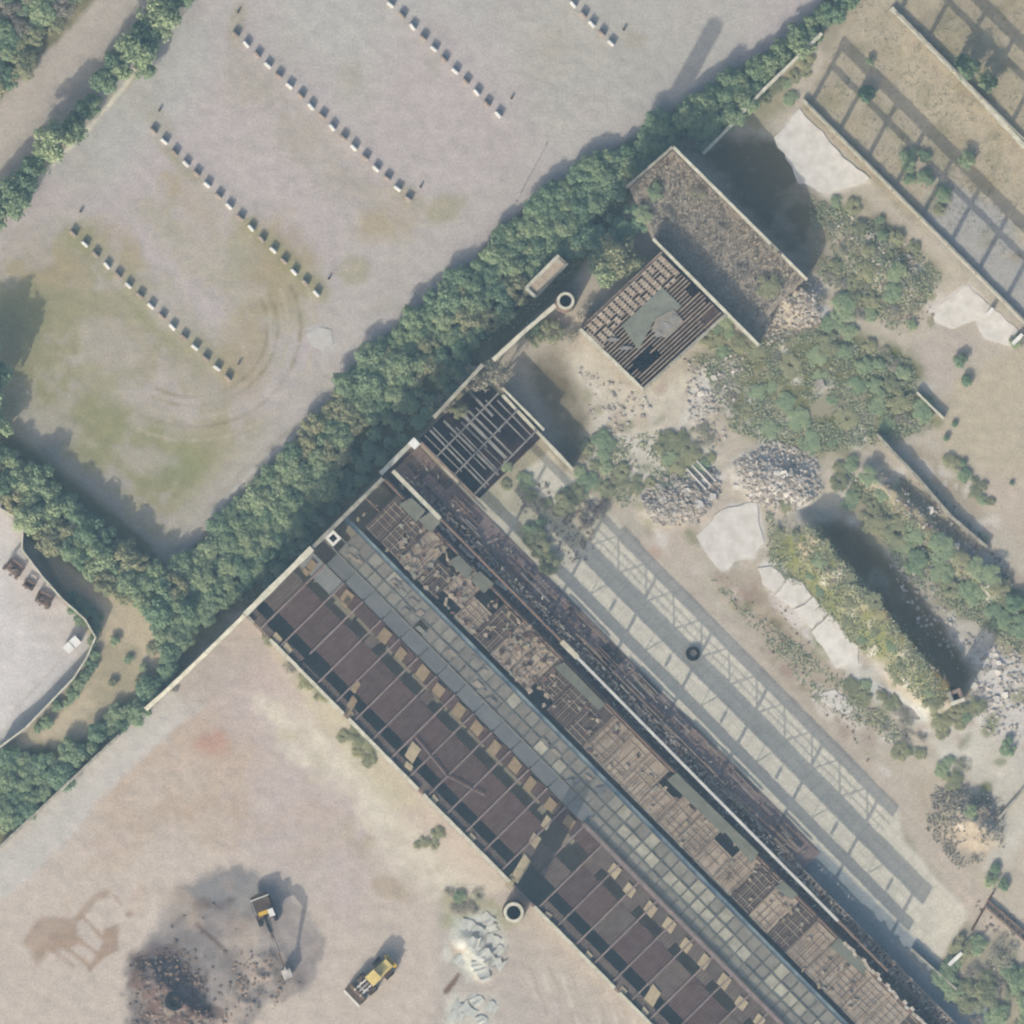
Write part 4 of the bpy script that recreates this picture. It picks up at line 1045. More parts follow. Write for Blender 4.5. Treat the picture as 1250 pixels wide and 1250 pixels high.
pr = [(2.75,1.35),(2.75,.25),(3.3,.02),(4.15,.02),(4.15,.10),(3.35,.14),(2.9,.36),(2.88,1.35)]
for y0, y1 in ((-1.55, 1.55),):
    n = len(pr); o = 0
    bk.v += [(x,y0,z) for x,z in pr]+[(x,y1,z) for x,z in pr]
    bk.f += [(i,(i+1)%n,n+(i+1)%n,n+i) for i in range(n)]
bk.hexa([(2.75,-1.6,.02),(4.1,-1.6,.02),(4.1,-1.54,.02),(2.75,-1.54,.02),(2.75,-1.6,1.35),(3.3,-1.6,1.2),(3.3,-1.54,1.2),(2.75,-1.54,1.35)])
bk.hexa([(2.75,1.54,.02),(4.1,1.54,.02),(4.1,1.6,.02),(2.75,1.6,.02),(2.75,1.54,1.35),(3.3,1.54,1.2),(3.3,1.6,1.2),(2.75,1.6,1.35)])
bp_ = part('bucket', bk, M['darksteel'], t)
part('cutting_edge', MB().box(4.1,4.42,-1.62,1.62,.0,.09), M['white'], bp_)
# excavator: local +x is the boom direction
an = math.atan2(-(1205-1110), 360-324)
t = thing('excavator', 'dark tracked excavator with long boom stretched over the burnt ground', 'excavator', g(323, 1112, 0), an)
for sy in (-1, 1):
    tk = MB()
    pf = [(-1.9,.25),(-1.7,.02),(1.7,.02),(1.95,.25),(1.95,.6),(1.7,.9),(-1.7,.9),(-1.9,.6)]
    n = len(pf); tk.v += [(x,sy*1.2-.3,z) for x,z in pf]+[(x,sy*1.2+.3,z) for x,z in pf]
    tk.f += [(i,(i+1)%n,n+(i+1)%n,n+i) for i in range(n)] + [tuple(range(n-1,-1,-1)), tuple(range(n,2*n))]
    tr_ = part('track', tk, M['black'], t)
    for x in (-1.4,-.7,0,.7,1.4): part('roller', MB().cyl((x,sy*1.2-.33,.35),(x,sy*1.2+.33,.35),.2,.2,10), M['darksteel'], tr_)
part('undercarriage', MB().box(-.9,.9,-.95,.95,.4,.95), M['darksteel'], t)
part('turntable', MB().cyl((0,0,.9),(0,0,1.15),.75,.75,18), M['black'], t)
hs = part('housing', bev(MB().box(-2.1,.9,-1.35,1.35,1.15,2.1)), M['darksteel'], t)
part('hood_edge', MB().box(-2.14,-2.0,-1.38,1.38,2.08,2.2), M['white'], hs)
part('hood_edge', MB().box(-2.0,.2,-1.4,-1.28,2.08,2.18), M['steel'], hs)
part('yellow_panel', MB().box(-.1,.5,-1.0,.9,2.1,2.2), M['yellow'], hs)
part('counterweight', bev(MB().box(-2.6,-2.1,-1.3,1.3,1.2,2.0)), M['darksteel'], t)
cb = part('cab', bev(MB().hexa([(-.2,.45,1.15),(1.35,.45,1.15),(1.35,1.35,1.15),(-.2,1.35,1.15),(-.1,.5,2.85),(1.0,.5,2.85),(1.0,1.3,2.85),(-.1,1.3,2.85)])), M['glass'], t)
part('roof', bev(MB().box(-.1,1.1,.48,1.32,2.85,2.97)), M['white'], cb)
bo = part('boom', MB().beam((.6,-.15,1.8),(3.4,-.15,4.3),.42,.7,.40,.75).beam((3.35,-.15,4.25),(6.2,-.15,4.6),.40,.72,.34,.5), M['darksteel'], t)
for sy in (-.5, .2): part('boom_cylinder', MB().cyl((1.2,sy,1.5),(3.2,sy,3.7),.09,.09,8), M['steel'], bo)
st = part('stick', MB().beam((6.1,-.15,4.9),(9.2,-.15,2.0),.30,.6,.26,.4), M['darksteel'], t)
part('stick_cylinder', MB().cyl((4.0,-.15,4.9),(6.4,-.15,5.1),.09,.09,8), M['steel'], st)
part('bucket_linkage', MB().beam((8.6,-.15,2.7),(9.6,-.15,2.2),.2,.2), M['steel'], st)
part('bucket', bev(MB().hexa([(9.0,-.85,.35),(10.0,-.85,.05),(10.0,.55,.05),(9.0,.55,.35),(9.0,-.85,2.0),(10.5,-.85,1.6),(10.5,.55,1.6),(9.0,.55,2.0)]), .06), M['steel'], t)

# ------------------------------------------------------------------ vegetation
rv = random.Random(5)
def crown_mesh(name, seed, n, lobes, hgt, leaf, mat, spread=1.0, hollow=.55):
    r = np.random.RandomState(seed)
    # lobes: a cluster of leaf clumps inside a dome of radius 1
    L_ = []
    for k in range(lobes):
        while True:
            p = r.uniform(-1, 1, 3)
            if p[0]**2+p[1]**2 < .78 and abs(p[2]) < 1: break
        rr = math.hypot(p[0], p[1])
        zt = hgt*(.52 + .48*(1-rr*rr)*(.55+.45*abs(p[2])))
        L_.append((p[0]*spread, p[1]*spread, zt*.78, r.uniform(.22, .42)))
    L_ = np.array(L_)
    w = L_[:, 3]**2; idx = r.choice(lobes, n, p=w/w.sum())
    d = r.normal(size=(n, 3)); d /= np.linalg.norm(d, axis=1)[:, None]; d[:, 2] = np.where(r.rand(n) < .75, np.abs(d[:, 2]), d[:, 2])
    rad = L_[idx, 3]*(hollow + (1-hollow)*r.rand(n)**.5)*r.uniform(.9, 1.25, n)
    c = L_[idx, :3] + d*rad[:, None]*np.array([1, 1, .8])
    c[:, 2] = np.maximum(c[:, 2], .02)
    nrm = d + r.normal(scale=.55, size=(n, 3)); nrm[:, 2] += .85; nrm /= np.linalg.norm(nrm, axis=1)[:, None]
    t = np.cross(nrm, r.normal(size=(n, 3))); t /= np.linalg.norm(t, axis=1)[:, None]; b = np.cross(nrm, t)
    sz = leaf*r.uniform(.6, 1.35, n)[:, None]
    V = np.stack([c-t*sz*.9, c-b*sz*.55+nrm*sz*.12, c+t*sz*.9, c+b*sz*.55+nrm*sz*.12], 1).reshape(-1, 3)
    me = bpy.data.meshes.new(name)
    me.vertices.add(4*n); me.vertices.foreach_set('co', V.astype(np.float32).ravel())
    me.loops.add(4*n); me.loops.foreach_set('vertex_index', np.arange(4*n, dtype=np.int32))
    me.polygons.add(n); me.polygons.foreach_set('loop_start', np.arange(0, 4*n, 4, dtype=np.int32))
    me.update(calc_edges=True); me.materials.append(M[mat]); return me
def trunk_mesh(seed, hgt):
    r = random.Random(seed); mb = MB()
    mb.cyl((0,0,-.15), (r.uniform(-.05,.05), r.uniform(-.05,.05), hgt*.4), .075, .05, 7)
    for k in range(4):
        a = k*1.57+r.uniform(-.5,.5); q = r.uniform(.35,.6)
        mb.cyl((0,0,hgt*r.uniform(.12,.36)), (q*math.cos(a), q*math.sin(a), hgt*r.uniform(.5,.72)), .04, .015, 5)
    return mb.mesh('trunk')
CR = {k: [] for k in ('leaf', 'leaf_deep', 'leaf_olive', 'leaf_dry', 'twig')}
for k in range(4): CR['leaf'].append(crown_mesh('crown', 100+k, 2300, 22+4*k, 1.2, .09, 'leaf'))
for k in range(4): CR['leaf_deep'].append(crown_mesh('crown', 120+k, 2300, 21+4*k, 1.2, .09, 'leaf_deep'))
for k in range(3): CR['leaf_olive'].append(crown_mesh('crown', 140+k, 1800, 18+3*k, 1.15, .09, 'leaf_olive'))
for k in range(3): CR['leaf_dry'].append(crown_mesh('crown', 160+k, 800, 16, 1.0, .07, 'leaf_dry', 1.0, .3))
for k in range(2): CR['twig'].append(crown_mesh('crown', 180+k, 700, 14, .9, .07, 'twig', 1.0, .25))
TRK = [trunk_mesh(k, 1.2) for k in range(3)]
TINT = {'leaf': 'green', 'leaf_deep': 'dark green', 'leaf_olive': 'yellowish green', 'leaf_dry': 'dry brown-green', 'twig': 'bare brown'}
LMK = [((905,80),'the tall chimney shadow'),((760,165),'the enclosure back wall'),((720,215),'the shaded hedge bend'),((610,300),'the hedge bulge'),((545,400),'the hedge middle'),((450,480),'the yellowish hedge gap'),((380,560),'the reddish dry patch'),((340,620),'the pale shed coping'),((250,690),'the hedge fork'),((160,680),'the thicket elbow'),((100,640),'the thicket middle'),((20,570),'the thicket start'),((30,700),'the scrap frames'),((130,870),'the dry verge'),((30,940),'the verge end'),((190,830),'the wall step'),((960,470),'the weedy hollow'),((1040,430),'the weedy bank'),((1060,280),'the sloping weed bank'),((1100,660),'the debris strip'),((1200,720),'the debris strip end'),((1000,700),'the berm start'),((1120,820),'the berm end'),((1080,870),'the slab row end'),((820,550),'the white rubble ground'),((730,570),'the joist bay end wall'),((690,369),'the tall chimney'),((668,338),'the narrow outbuilding'),((822,180),'the enclosure corner'),((940,100),'the white-topped wall'),((1020,10),'the dry field corner'),((630,246),'the lamp post'),((560,470),'the joist bay wall'),((500,540),'the white corner pier'),((400,660),'the roof vent'),((300,750),'the shed corner'),((390,412),'the lone slab'),((210,692),'the lot tip'),((60,590),'the sand lot wall'),((117,778),'the white cabin'),((60,960),'the low apron wall'),((16,150),'the dirt track'),((230,10),'the longest row'),((100,256),'the grassy corner row'),((300,600),'the tyre marks'),((785,475),'the joist-roofed building'),((1050,350),'the bare concrete pad'),((1166,850),'the square chimney'),((1060,730),'the earth berm'),((930,580),'the pale rubble heap'),((846,798),'the black tyre'),((1190,1000),'the brush mound'),((1206,1110),'the fallen girder'),((700,640),'the burnt scrub'),((430,900),'the shed side wall'),((600,1130),'the rimmed round chimney'),((1119,479),'the wall stub'),((1160,640),'the broken pale wall'),((880,250),'the brown enclosure'),((1100,200),'the slim columns'),((1170,60),'the thick field wall'),((20,30),'the track verge'),((900,800),'the striped concrete floor')]
def near(px, py): return min(LMK, key=lambda l: (l[0][0]-px)**2+(l[0][1]-py)**2)[1]
def near2(px, py):
    s_ = sorted(LMK, key=lambda l: (l[0][0]-px)**2+(l[0][1]-py)**2); return s_[0][1], s_[1][1]
PRE = {'shrubs of the hedge belt along the factory wall': 'hedge ', 'trees between the gravel lot and the sand lot': 'thicket ', 'trees along the dirt track': 'trackside ', 'scrub beyond the dirt track': 'scrubland ', 'shrubs between the sand lot and the work yard': 'wayside ', 'bushes by the tall chimney': 'chimney-side ', 'dry bushes overhanging the joist bay wall': 'overhanging '}
NPL = [0]
def plant(px, py, rpx, hm, tint, name='shrub', grp='shrubs of the hedge belt', zb=None):
    rm = rpx*S
    kind = {'shrub': 'shrub', 'hedge_shrub': 'shrub', 'tree': 'tree', 'weed_clump': 'weed clump', 'bush': 'bush'}[name]
    size = ('tall ' if hm > 5.5 else '') + ('broad' if rpx > 19 else 'small' if rpx < 11 else 'rounded')
    z = gz(px, py) if zb is None else zb
    pre = PRE.get(grp, '')
    l1, l2 = near2(px, py)
    t = thing(name, f"{size} {TINT[tint]} {pre}{kind} near {l1}, towards {l2}", kind, m(px, py, z), rv.uniform(0, 6.28), grp)
    cr_ = rv.choice(CR[tint])
    o = link('crown', cr_, None, t); o.scale = (rm*rv.uniform(.9, 1.1), rm*rv.uniform(.9, 1.1), hm/1.2)
    o.rotation_euler = (0, 0, rv.uniform(0, 6.28))
    o = link('trunk', rv.choice(TRK), M['bark'], t); o.scale = (rm, rm, hm/1.2)
    NPL[0] += 1
    return t
def inpoly(x, y, poly):
    ins = False
    for i in range(len(poly)):
        ax, ay = poly[i]; bx, by = poly[(i+1) % len(poly)]
        if (ay <= y < by) or (by <= y < ay):
            if x < ax+(y-ay)*(bx-ax)/(by-ay): ins = not ins
    return ins
def belt(poly, rmin, rmax, hmin, hmax, tints, grp, dens=.8, name='shrub', tries=6000, limit=400):
    x0, x1 = min(p[0] for p in poly), max(p[0] for p in poly); y0, y1 = min(p[1] for p in poly), max(p[1] for p in poly)
    got = []
    for k in range(tries):
        x, y = rv.uniform(x0, x1), rv.uniform(y0, y1)
        if not inpoly(x, y, poly): continue
        rr = rv.uniform(rmin, rmax)
        if any((x-a)**2+(y-b)**2 < (dens*(rr+c))**2 for a, b, c in got): continue
        got.append((x, y, rr))
        q = (rr-rmin)/(rmax-rmin+1e-6)
        plant(x, y, rr, (hmin+(hmax-hmin)*(.35*rv.random()+.65*q))*(.85 if 'shrub' in name else 1), rv.choice(tints), name, grp)
        if len(got) >= limit: break
    return got
G_ = ['leaf']*3+['leaf_deep']*2
H = 'shrubs of the hedge belt along the factory wall'
belt([(1035,-20),(1040,0),(985,30),(940,66),(890,94),(850,120),(838,150),(860,178),(935,104),(1003,36),(1030,10),(1050,-30)], 10, 18, 2.6, 4.6, G_, H, .56, 'hedge_shrub')
belt([(850,118),(800,152),(740,192),(690,222),(650,248),(612,284),(640,340),(690,305),(740,240),(800,195),(835,160)], 9, 18, 2.0, 3.6, G_, H, .56, 'hedge_shrub')
belt([(612,284),(575,324),(545,350),(520,374),(480,408),(500,470),(560,430),(600,408),(645,355)], 10, 20, 2.2, 4.4, G_+['leaf_olive'], H, .56, 'hedge_shrub')
belt([(478,408),(432,455),(408,490),(392,510),(350,555),(400,575),(450,515),(500,470)], 9, 20, 2.2, 4.4, G_+['leaf_olive']*2, H, .56, 'hedge_shrub')
belt([(350,556),(322,584),(292,614),(248,662),(212,696),(240,760),(290,725),(340,665),(400,590)], 10, 20, 2.0, 4.0, G_, H, .56, 'hedge_shrub')
for p in [[(470,560),(520,510),(590,440),(560,435),(470,510),(400,585),(310,700),(320,715)]]: belt(p, 8, 13, 1.2, 2.2, ['leaf_deep'], H, .8, 'hedge_shrub')
belt([(690,225),(820,175),(790,190),(700,295),(650,300)], 9, 14, 1.6, 2.6, ['leaf_deep'], H, .75, 'hedge_shrub')
# reddish dry patch in the belt
for (x, y, r0) in ((385,560,12),(402,552,11),(372,572,10)): plant(x, y, r0, 1.6, 'leaf_dry', 'hedge_shrub', H)
T = 'trees between the gravel lot and the sand lot'
belt([(-10,545),(40,575),(100,628),(160,680),(205,705),(235,745),(190,748),(130,715),(75,672),(30,630),(-10,590)], 11, 21, 3.2, 5.4, G_+['leaf_olive'], T, .5, 'tree')
belt([(215,700),(250,740),(205,815),(190,760)], 10, 16, 2.2, 3.4, G_, T, .5, 'shrub')
plant(-14, 470, 30, 8.5, 'leaf_deep', 'tree', T); plant(-22, 430, 24, 7.5, 'leaf', 'tree', T); plant(-10, 520, 22, 5.0, 'leaf', 'tree', T)
N = 'trees along the dirt track'
for (x, y, r0, h, c) in ((195,18,26,6.8,'leaf'),(165,60,24,7.2,'leaf'),(222,-12,20,6,'leaf_deep'),(128,100,16,5.0,'leaf_deep'),(66,170,24,7.6,'leaf'),(92,158,16,6.4,'leaf'),(14,244,22,5.6,'leaf'),(40,205,15,4.6,'leaf_deep'),(-10,262,20,5.4,'leaf'),(176,84,13,4.2,'leaf'),(112,128,12,4.4,'leaf'),(148,84,14,5.5,'leaf'),(180,40,18,6,'leaf_deep'),(140,76,14,5,'leaf_deep'),(100,138,14,5,'leaf_deep'),(54,184,14,5,'leaf'),(28,224,16,5,'leaf_deep'),(205,-2,16,6,'leaf')):
    plant(x, y, r0, h, c, 'tree', N)
belt([(-10,-10),(95,-10),(60,40),(20,95),(-10,115)], 10, 18, 1.8, 3.6, ['leaf','leaf_dry','leaf_dry','leaf_deep','leaf_olive'], 'scrub beyond the dirt track', .62, 'shrub')
LW = 'shrubs between the sand lot and the work yard'
belt([(0,930),(30,918),(60,935),(115,900),(150,862),(205,815),(215,830),(140,893),(60,965),(0,1022)], 9, 17, 1.6, 3.2, G_, LW, .64)
belt([(120,790),(128,770),(122,755),(100,735),(80,720),(86,745),(118,790),(100,830),(40,890),(44,898),(104,838)], 6, 9, .9, 1.6, ['leaf_deep','leaf'], LW, .8)
for k in range(10): plant(rv.uniform(130,215), rv.uniform(770,850), rv.uniform(5,9), rv.uniform(.6,1.1), rv.choice(['leaf','leaf_olive','leaf_dry']), 'bush', LW)
# by the chimney and the enclosure
Q = 'bushes by the tall chimney'
for (x, y, r0, h, c) in ((755,312,26,5.4,'leaf_olive'),(738,332,18,4.6,'leaf'),(778,322,18,4.4,'leaf_olive'),(722,300,20,4.0,'leaf_deep'),(745,285,20,3.4,'leaf_deep'),(775,270,20,3.4,'leaf_deep'),(705,300,14,3,'leaf'),(700,355,11,2.4,'leaf_dry'),(672,405,16,1.8,'leaf_olive'),(690,408,15,1.6,'leaf_dry'),(655,412,13,1.6,'leaf_olive'),(715,385,14,2.4,'leaf_dry'),(650,400,9,2,'leaf')):
    plant(x, y, r0, h, c, 'bush', Q)
for (x, y, r0, h, c) in ((577,462,18,9.6,'leaf_dry'),(600,458,20,9.8,'leaf_dry'),(618,452,12,9.0,'leaf_dry'),(545,492,14,9.0,'leaf_dry'),(560,500,10,8.2,'leaf_olive'),(532,498,8,8.4,'leaf_olive')):
    plant(x, y, r0, h, c, 'bush', 'dry bushes overhanging the joist bay wall')
X = 'bushes of the ruined quarter'
for poly, a, b, h0, h1, tn, dn, lim in (
    ([(1010,245),(1060,235),(1110,290),(1140,330),(1115,400),(1055,385),(1015,330)], 6, 12, .6, 1.8, ['leaf','leaf_olive','leaf','leaf_olive','leaf_dry'], .95, 34),
    ([(985,330),(1030,330),(1060,400),(1100,440),(1140,520),(1110,530),(1060,470),(1005,420)], 8, 16, .9, 2.2, ['leaf','leaf','leaf_deep','leaf_dry'], .84, 30),
    ([(868,455),(940,420),(1010,430),(1070,470),(1090,525),(1000,555),(930,535),(880,500)], 7, 14, .3, .9, ['leaf','leaf_olive','leaf','leaf_dry'], 1.0, 30),
    ([(855,405),(888,385),(920,420),(905,440),(870,438)], 8, 14, .8, 1.5, ['leaf_deep','leaf'], .72, 12),
    ([(795,545),(820,520),(860,530),(870,560),(845,575),(810,570)], 8, 15, .7, 1.6, ['leaf','leaf_dry','leaf_olive'], .75, 14),
    ([(712,545),(745,530),(760,575),(755,610),(720,600),(700,580)], 8, 14, .8, 1.6, ['leaf','leaf_olive'], .75, 14),
    ([(745,590),(790,575),(800,590),(760,612)], 6, 10, .6, 1.2, ['leaf','leaf_deep'], .8, 6),
    ([(1020,575),(1050,560),(1075,590),(1080,640),(1050,640),(1030,610)], 9, 16, 1.0, 2.0, ['leaf_deep','leaf'], .72, 14),
    ([(940,620),(975,615),(1040,690),(1100,770),(1160,845),(1140,860),(1080,820),(1010,740),(955,670)], 6, 11, .4, .9, ['leaf','leaf_olive','leaf_olive'], 1.1, 26),
    ([(1090,625),(1140,650),(1190,690),(1250,730),(1250,770),(1200,745),(1130,700),(1095,660)], 8, 17, .8, 2.0, ['leaf','leaf_deep','leaf'], .74, 40),
    ([(1130,850),(1165,862),(1195,850),(1190,880),(1150,895)], 8, 14, .9, 2.0, ['leaf','leaf_deep'], .72, 12),
    ([(1035,830),(1060,830),(1125,890),(1130,920),(1100,920),(1060,880)], 7, 13, .6, 1.3, ['leaf','leaf_olive','leaf_dry'], .78, 16),
    ([(1140,935),(1165,925),(1190,945),(1175,965),(1150,960)], 8, 13, .7, 1.4, ['leaf','leaf_dry'], .75, 8),
    ([(1150,1180),(1190,1140),(1230,1165),(1255,1200),(1255,1255),(1190,1255),(1160,1215)], 10, 20, 1.4, 3.4, ['leaf','leaf_deep','leaf_dry'], .68, 30),
    ([(620,560),(660,575),(700,600),(690,650),(650,640),(610,600)], 7, 12, .7, 1.4, ['leaf','leaf_deep','leaf_olive'], .9, 12),
    ([(640,640),(665,650),(690,690),(670,690),(645,665)], 9, 14, 1.4, 2.6, ['leaf_deep'], .7, 8),
    ([(690,605),(725,595),(735,630),(715,660),(690,645)], 10, 16, 1.6, 2.6, ['twig'], .6, 8),
    ([(1150,545),(1190,580),(1215,610),(1205,620),(1160,575)], 6, 11, .8, 1.6, ['leaf_deep','leaf'], .8, 10),
    ([(930,120),(975,60),(1000,60),(960,130)], 7, 12, .7, 1.5, ['leaf','leaf_olive'], .85, 10),
    ([(1100,180),(1130,190),(1160,250),(1140,260),(1110,225)], 8, 15, 1.2, 2.4, ['leaf','leaf_deep'], .75, 10),
    ([(320,770),(345,785),(400,840),(390,850),(345,810)], 7, 12, .8, 1.8, ['leaf_dry','leaf_olive'], .8, 9),
    ([(415,890),(445,895),(465,930),(440,935),(420,915)], 7, 12, .7, 1.3, ['leaf','leaf_olive'], .8, 8),
    ([(540,1090),(585,1088),(600,1105),(570,1115),(545,1108)], 7, 13, 1.0, 2.0, ['leaf','leaf_dry'], .72, 8),
    ([(505,1010),(545,1020),(540,1045),(510,1035)], 5, 9, .4, .9, ['leaf','leaf_olive'], .8, 7)):
    belt(poly, a*.85, b*1.0, h0*.42, h1*.45, [('leaf_olive' if rv.random() < .35 else 'leaf') if q_ == 'leaf_deep' else q_ for q_ in tn]+['leaf_olive'], X, dn*1.0, 'bush', 700, max(4, int(lim*.7)))
for (x, y, r0, h, c) in ((1180,82,15,3.6,'leaf_deep'),(1205,100,12,3,'leaf'),(1062,75,5,1,'leaf'),(1058,115,10,1.8,'leaf_deep'),(1180,195,10,1.5,'leaf'),(1225,1080,7,.9,'leaf'),(1210,1075,8,1,'leaf'),(1230,912,10,1.0,'leaf_deep'),(1215,1060,6,.8,'leaf_deep'),(1180,465,7,1.0,'leaf_deep'),(1172,440,8,1.2,'leaf_deep'),(1240,418,8,.7,'leaf'),(1165,518,4,.6,'leaf_deep'),(1155,535,4,.7,'leaf_deep'),(1176,565,4,.6,'leaf_deep'),(1235,590,3,.4,'leaf_deep'),(1240,735,12,1.6,'leaf_deep'),(1185,990,8,.8,'leaf')):
    plant(x, y, r0, h, c, 'bush', X)

for (x, y, r0, h, c) in ((938,348,14,.9,'leaf_olive'),(850,240,12,.8,'leaf_dry'),(800,235,10,.9,'leaf'),(815,265,9,.7,'leaf_dry'),(905,330,9,.6,'leaf_dry'),(880,275,10,.7,'leaf_dry'),(785,262,11,1.0,'leaf')):
    plant(x, y, r0, h, c, 'bush', 'bushes inside the roofless enclosure', 2.6)
# low weeds and grass that nobody could count
def tufts(name, label, spots, mat, size=(.12, .3), seed=1):
    r = np.random.RandomState(seed); Vs = []
    for (poly, n) in spots:
        x0, x1 = min(p[0] for p in poly), max(p[0] for p in poly); y0, y1 = min(p[1] for p in poly), max(p[1] for p in poly)
        got = 0; tries = 0
        while got < n and tries < n*6:
            tries += 1
            x, y = r.uniform(x0, x1), r.uniform(y0, y1)
            i = min(np.searchsorted(xs, x), NX-1); j = min(np.searchsorted(xs, y), NX-1)
            if NM[j, i] + .5*NF[j, i] < r.uniform(-.5, .35) or not inpoly(x, y, poly): continue
            got += 1
            c = np.array(m(x, y, gz(x, y)))
            for q in range(3):
                s_ = r.uniform(*size)*.8; a = r.uniform(0, 6.28); d = np.array([math.cos(a), math.sin(a), 0])*s_
                o_ = np.array([r.uniform(-.25,.25), r.uniform(-.25,.25), 0]); pz = np.array([-d[1], d[0], 0])*.5
                Vs += [c+o_-pz, c+o_+pz, c+o_+d+np.array([0,0,s_*r.uniform(.5,1.3)])]
    V = np.array(Vs); n = len(V)//3
    me = bpy.data.meshes.new(name); me.from_pydata(V.tolist(), [], [(3*i, 3*i+1, 3*i+2) for i in range(n)]); me.update()
    o = link(name, me, M[mat]); o['kind'] = 'stuff'; o['label'] = label; return o
tufts('grass', 'short patchy grass on the dry field', [([(1045,0),(1250,0),(1250,330),(1060,215),(980,130)], 2600)], 'grass_blade', (.08,.22), 3)
tufts('weeds', 'low green weeds between the ruins and along the hedge belt', [([(850,425),(1000,400),(1110,440),(1140,520),(1080,540),(980,555),(890,525)], 4200), ([(985,240),(1110,290),(1150,340),(1100,410),(1000,340)], 2600), ([(935,625),(1000,645),(1165,850),(1130,860),(1000,750),(940,690)], 3000), ([(1030,570),(1240,720),(1250,800),(1100,700)], 3000), ([(700,540),(870,520),(870,570),(760,620)], 900), ([(850,690),(1090,880),(1130,930),(1000,860)], 1500), ([(1040,-10),(985,40),(850,128),(650,255),(545,355),(432,455),(345,560),(215,695),(300,740),(500,530),(690,340),(1000,40)], 5000), ([(-10,545),(205,700),(240,750),(130,715),(-10,600)], 2200)], 'weed', (.15,.42), 4)
tufts('dry_brush', 'dry brown brush filling the roofless enclosure and the mound', [([(1140,960),(1220,975),(1225,1040),(1170,1060),(1130,1010)], 700)], 'leaf_dry', (.15,.5), 6)
r = np.random.RandomState(9); Vs = []
PC = [(770,232),(821,186),(978,340),(945,370),(912,402),(800,292)]
k = 0
while k < 4200:
    x, y = r.uniform(765,985), r.uniform(180,405)
    if not inpoly(x, y, PC): continue
    k += 1; c = np.array(m(x, y, 2.6)) ; a = r.uniform(0, 6.28); s_ = r.uniform(.15, .55); d = np.array([math.cos(a), math.sin(a), 0])*s_; pz = np.array([-d[1], d[0], 0])*.3
    Vs += [c-pz, c+pz, c+d+np.array([0, 0, s_*r.uniform(.2, 1.6)])]
me = bpy.data.meshes.new('brush'); me.from_pydata(np.array(Vs).tolist(), [], [(3*i, 3*i+1, 3*i+2) for i in range(len(Vs)//3)]); me.update()
o = link('brush', me, M['leaf_dry'], C); o['kind'] = 'stuff'
o.location = (-C.location.x, -C.location.y, 0)

# ------------------------------------------------------------------ rubble
rr_ = random.Random(31)
def stones(name, label, spots, mat, smin, smax):
    mb = MB()
    for (poly, n) in spots:
        x0, x1 = min(p[0] for p in poly), max(p[0] for p in poly); y0, y1 = min(p[1] for p in poly), max(p[1] for p in poly)
        got = 0; tr = 0
        while got < n and tr < 8*n:
            tr += 1
            x, y = rr_.uniform(x0, x1), rr_.uniform(y0, y1)
            if not inpoly(x, y, poly): continue
            got += 1
            s_ = smin + (smax-smin)*rr_.random()**2.5; a = rr_.uniform(0, 3.14)
            c = g(x, y, s_*.15); d = Vector((math.cos(a), math.sin(a), rr_.uniform(-.35,.35)))*s_*.5
            mb.beam(c-d, c+d, s_*rr_.uniform(.5,1), s_*rr_.uniform(.25,.7), s_*rr_.uniform(.3,.9))
    o = link(name, mb.mesh(name), M[mat]); o['kind'] = 'stuff'; o['label'] = label
H1 = [(775,600),(830,575),(870,570),(882,600),(850,640),(800,642)]; H2 = [(893,565),(945,538),(995,552),(1005,600),(965,628),(915,612)]
stones('rubble', 'pale broken concrete rubble lying in heaps', [(H1, 1500), (H2, 1400), ([(925,345),(1000,340),(1005,395),(935,425)], 520), ([(1010,250),(1110,300),(1130,380),(1040,340)], 260), ([(1060,560),(1160,620),(1250,720),(1240,760),(1120,680)], 420), ([(860,480),(900,470),(880,560),(840,560)], 160), ([(835,440),(910,430),(900,490),(840,520)], 350), ([(1180,770),(1250,800),(1255,900),(1200,900)], 450), ([(1070,660),(1110,690),(1200,790),(1180,830),(1120,760)], 260), ([(700,440),(760,470),(800,490),(760,560),(730,540)], 180)], 'rubble', .10, .55)
stones('grey_rubble', 'grey stone rubble scattered between weeds', [(H1, 420), (H2, 300), ([(1060,570),(1150,600),(1240,700),(1230,740),(1130,660)], 620), ([(925,340),(1000,340),(1005,400),(930,425)], 500), ([(630,570),(700,600),(730,680),(680,690),(630,620)], 350), ([(940,640),(1040,690),(1150,810),(1160,860),(1060,760)], 400), ([(1190,1100),(1255,1120),(1255,1160),(1200,1140)], 100)], 'rubble_mid', .1, .45)
stones('brown_rubble', 'brown brick rubble scattered over the ruined quarter', [([(925,330),(1000,340),(1000,400),(930,425)], 300), ([(1010,270),(1110,330),(1150,400),(1060,380)], 260), ([(860,690),(960,740),(1080,880),(1060,930),(940,800)], 150), ([(1150,960),(1225,975),(1225,1010),(1180,990)], 200), ([(1060,580),(1200,690),(1180,710),(1060,600)], 200), ([(690,605),(740,610),(720,660)], 160)], 'rubble_brown', .1, .4)
stones('burnt_debris', 'dark charred debris heaped on burnt ground beside the excavator', [([(158,1165),(215,1150),(250,1190),(262,1255),(158,1255)], 320), ([(240,1090),(330,1130),(370,1200),(280,1250),(200,1140)], 70)], 'ash', .12, .55)
stones('burnt_scrap', 'pinkish and pale scrap pieces mixed into the burnt heap', [([(165,1170),(235,1160),(255,1200),(250,1255),(170,1255)], 330), ([(290,1150),(360,1170),(340,1230),(270,1250)], 160)], 'rubble_brown', .12, .6)

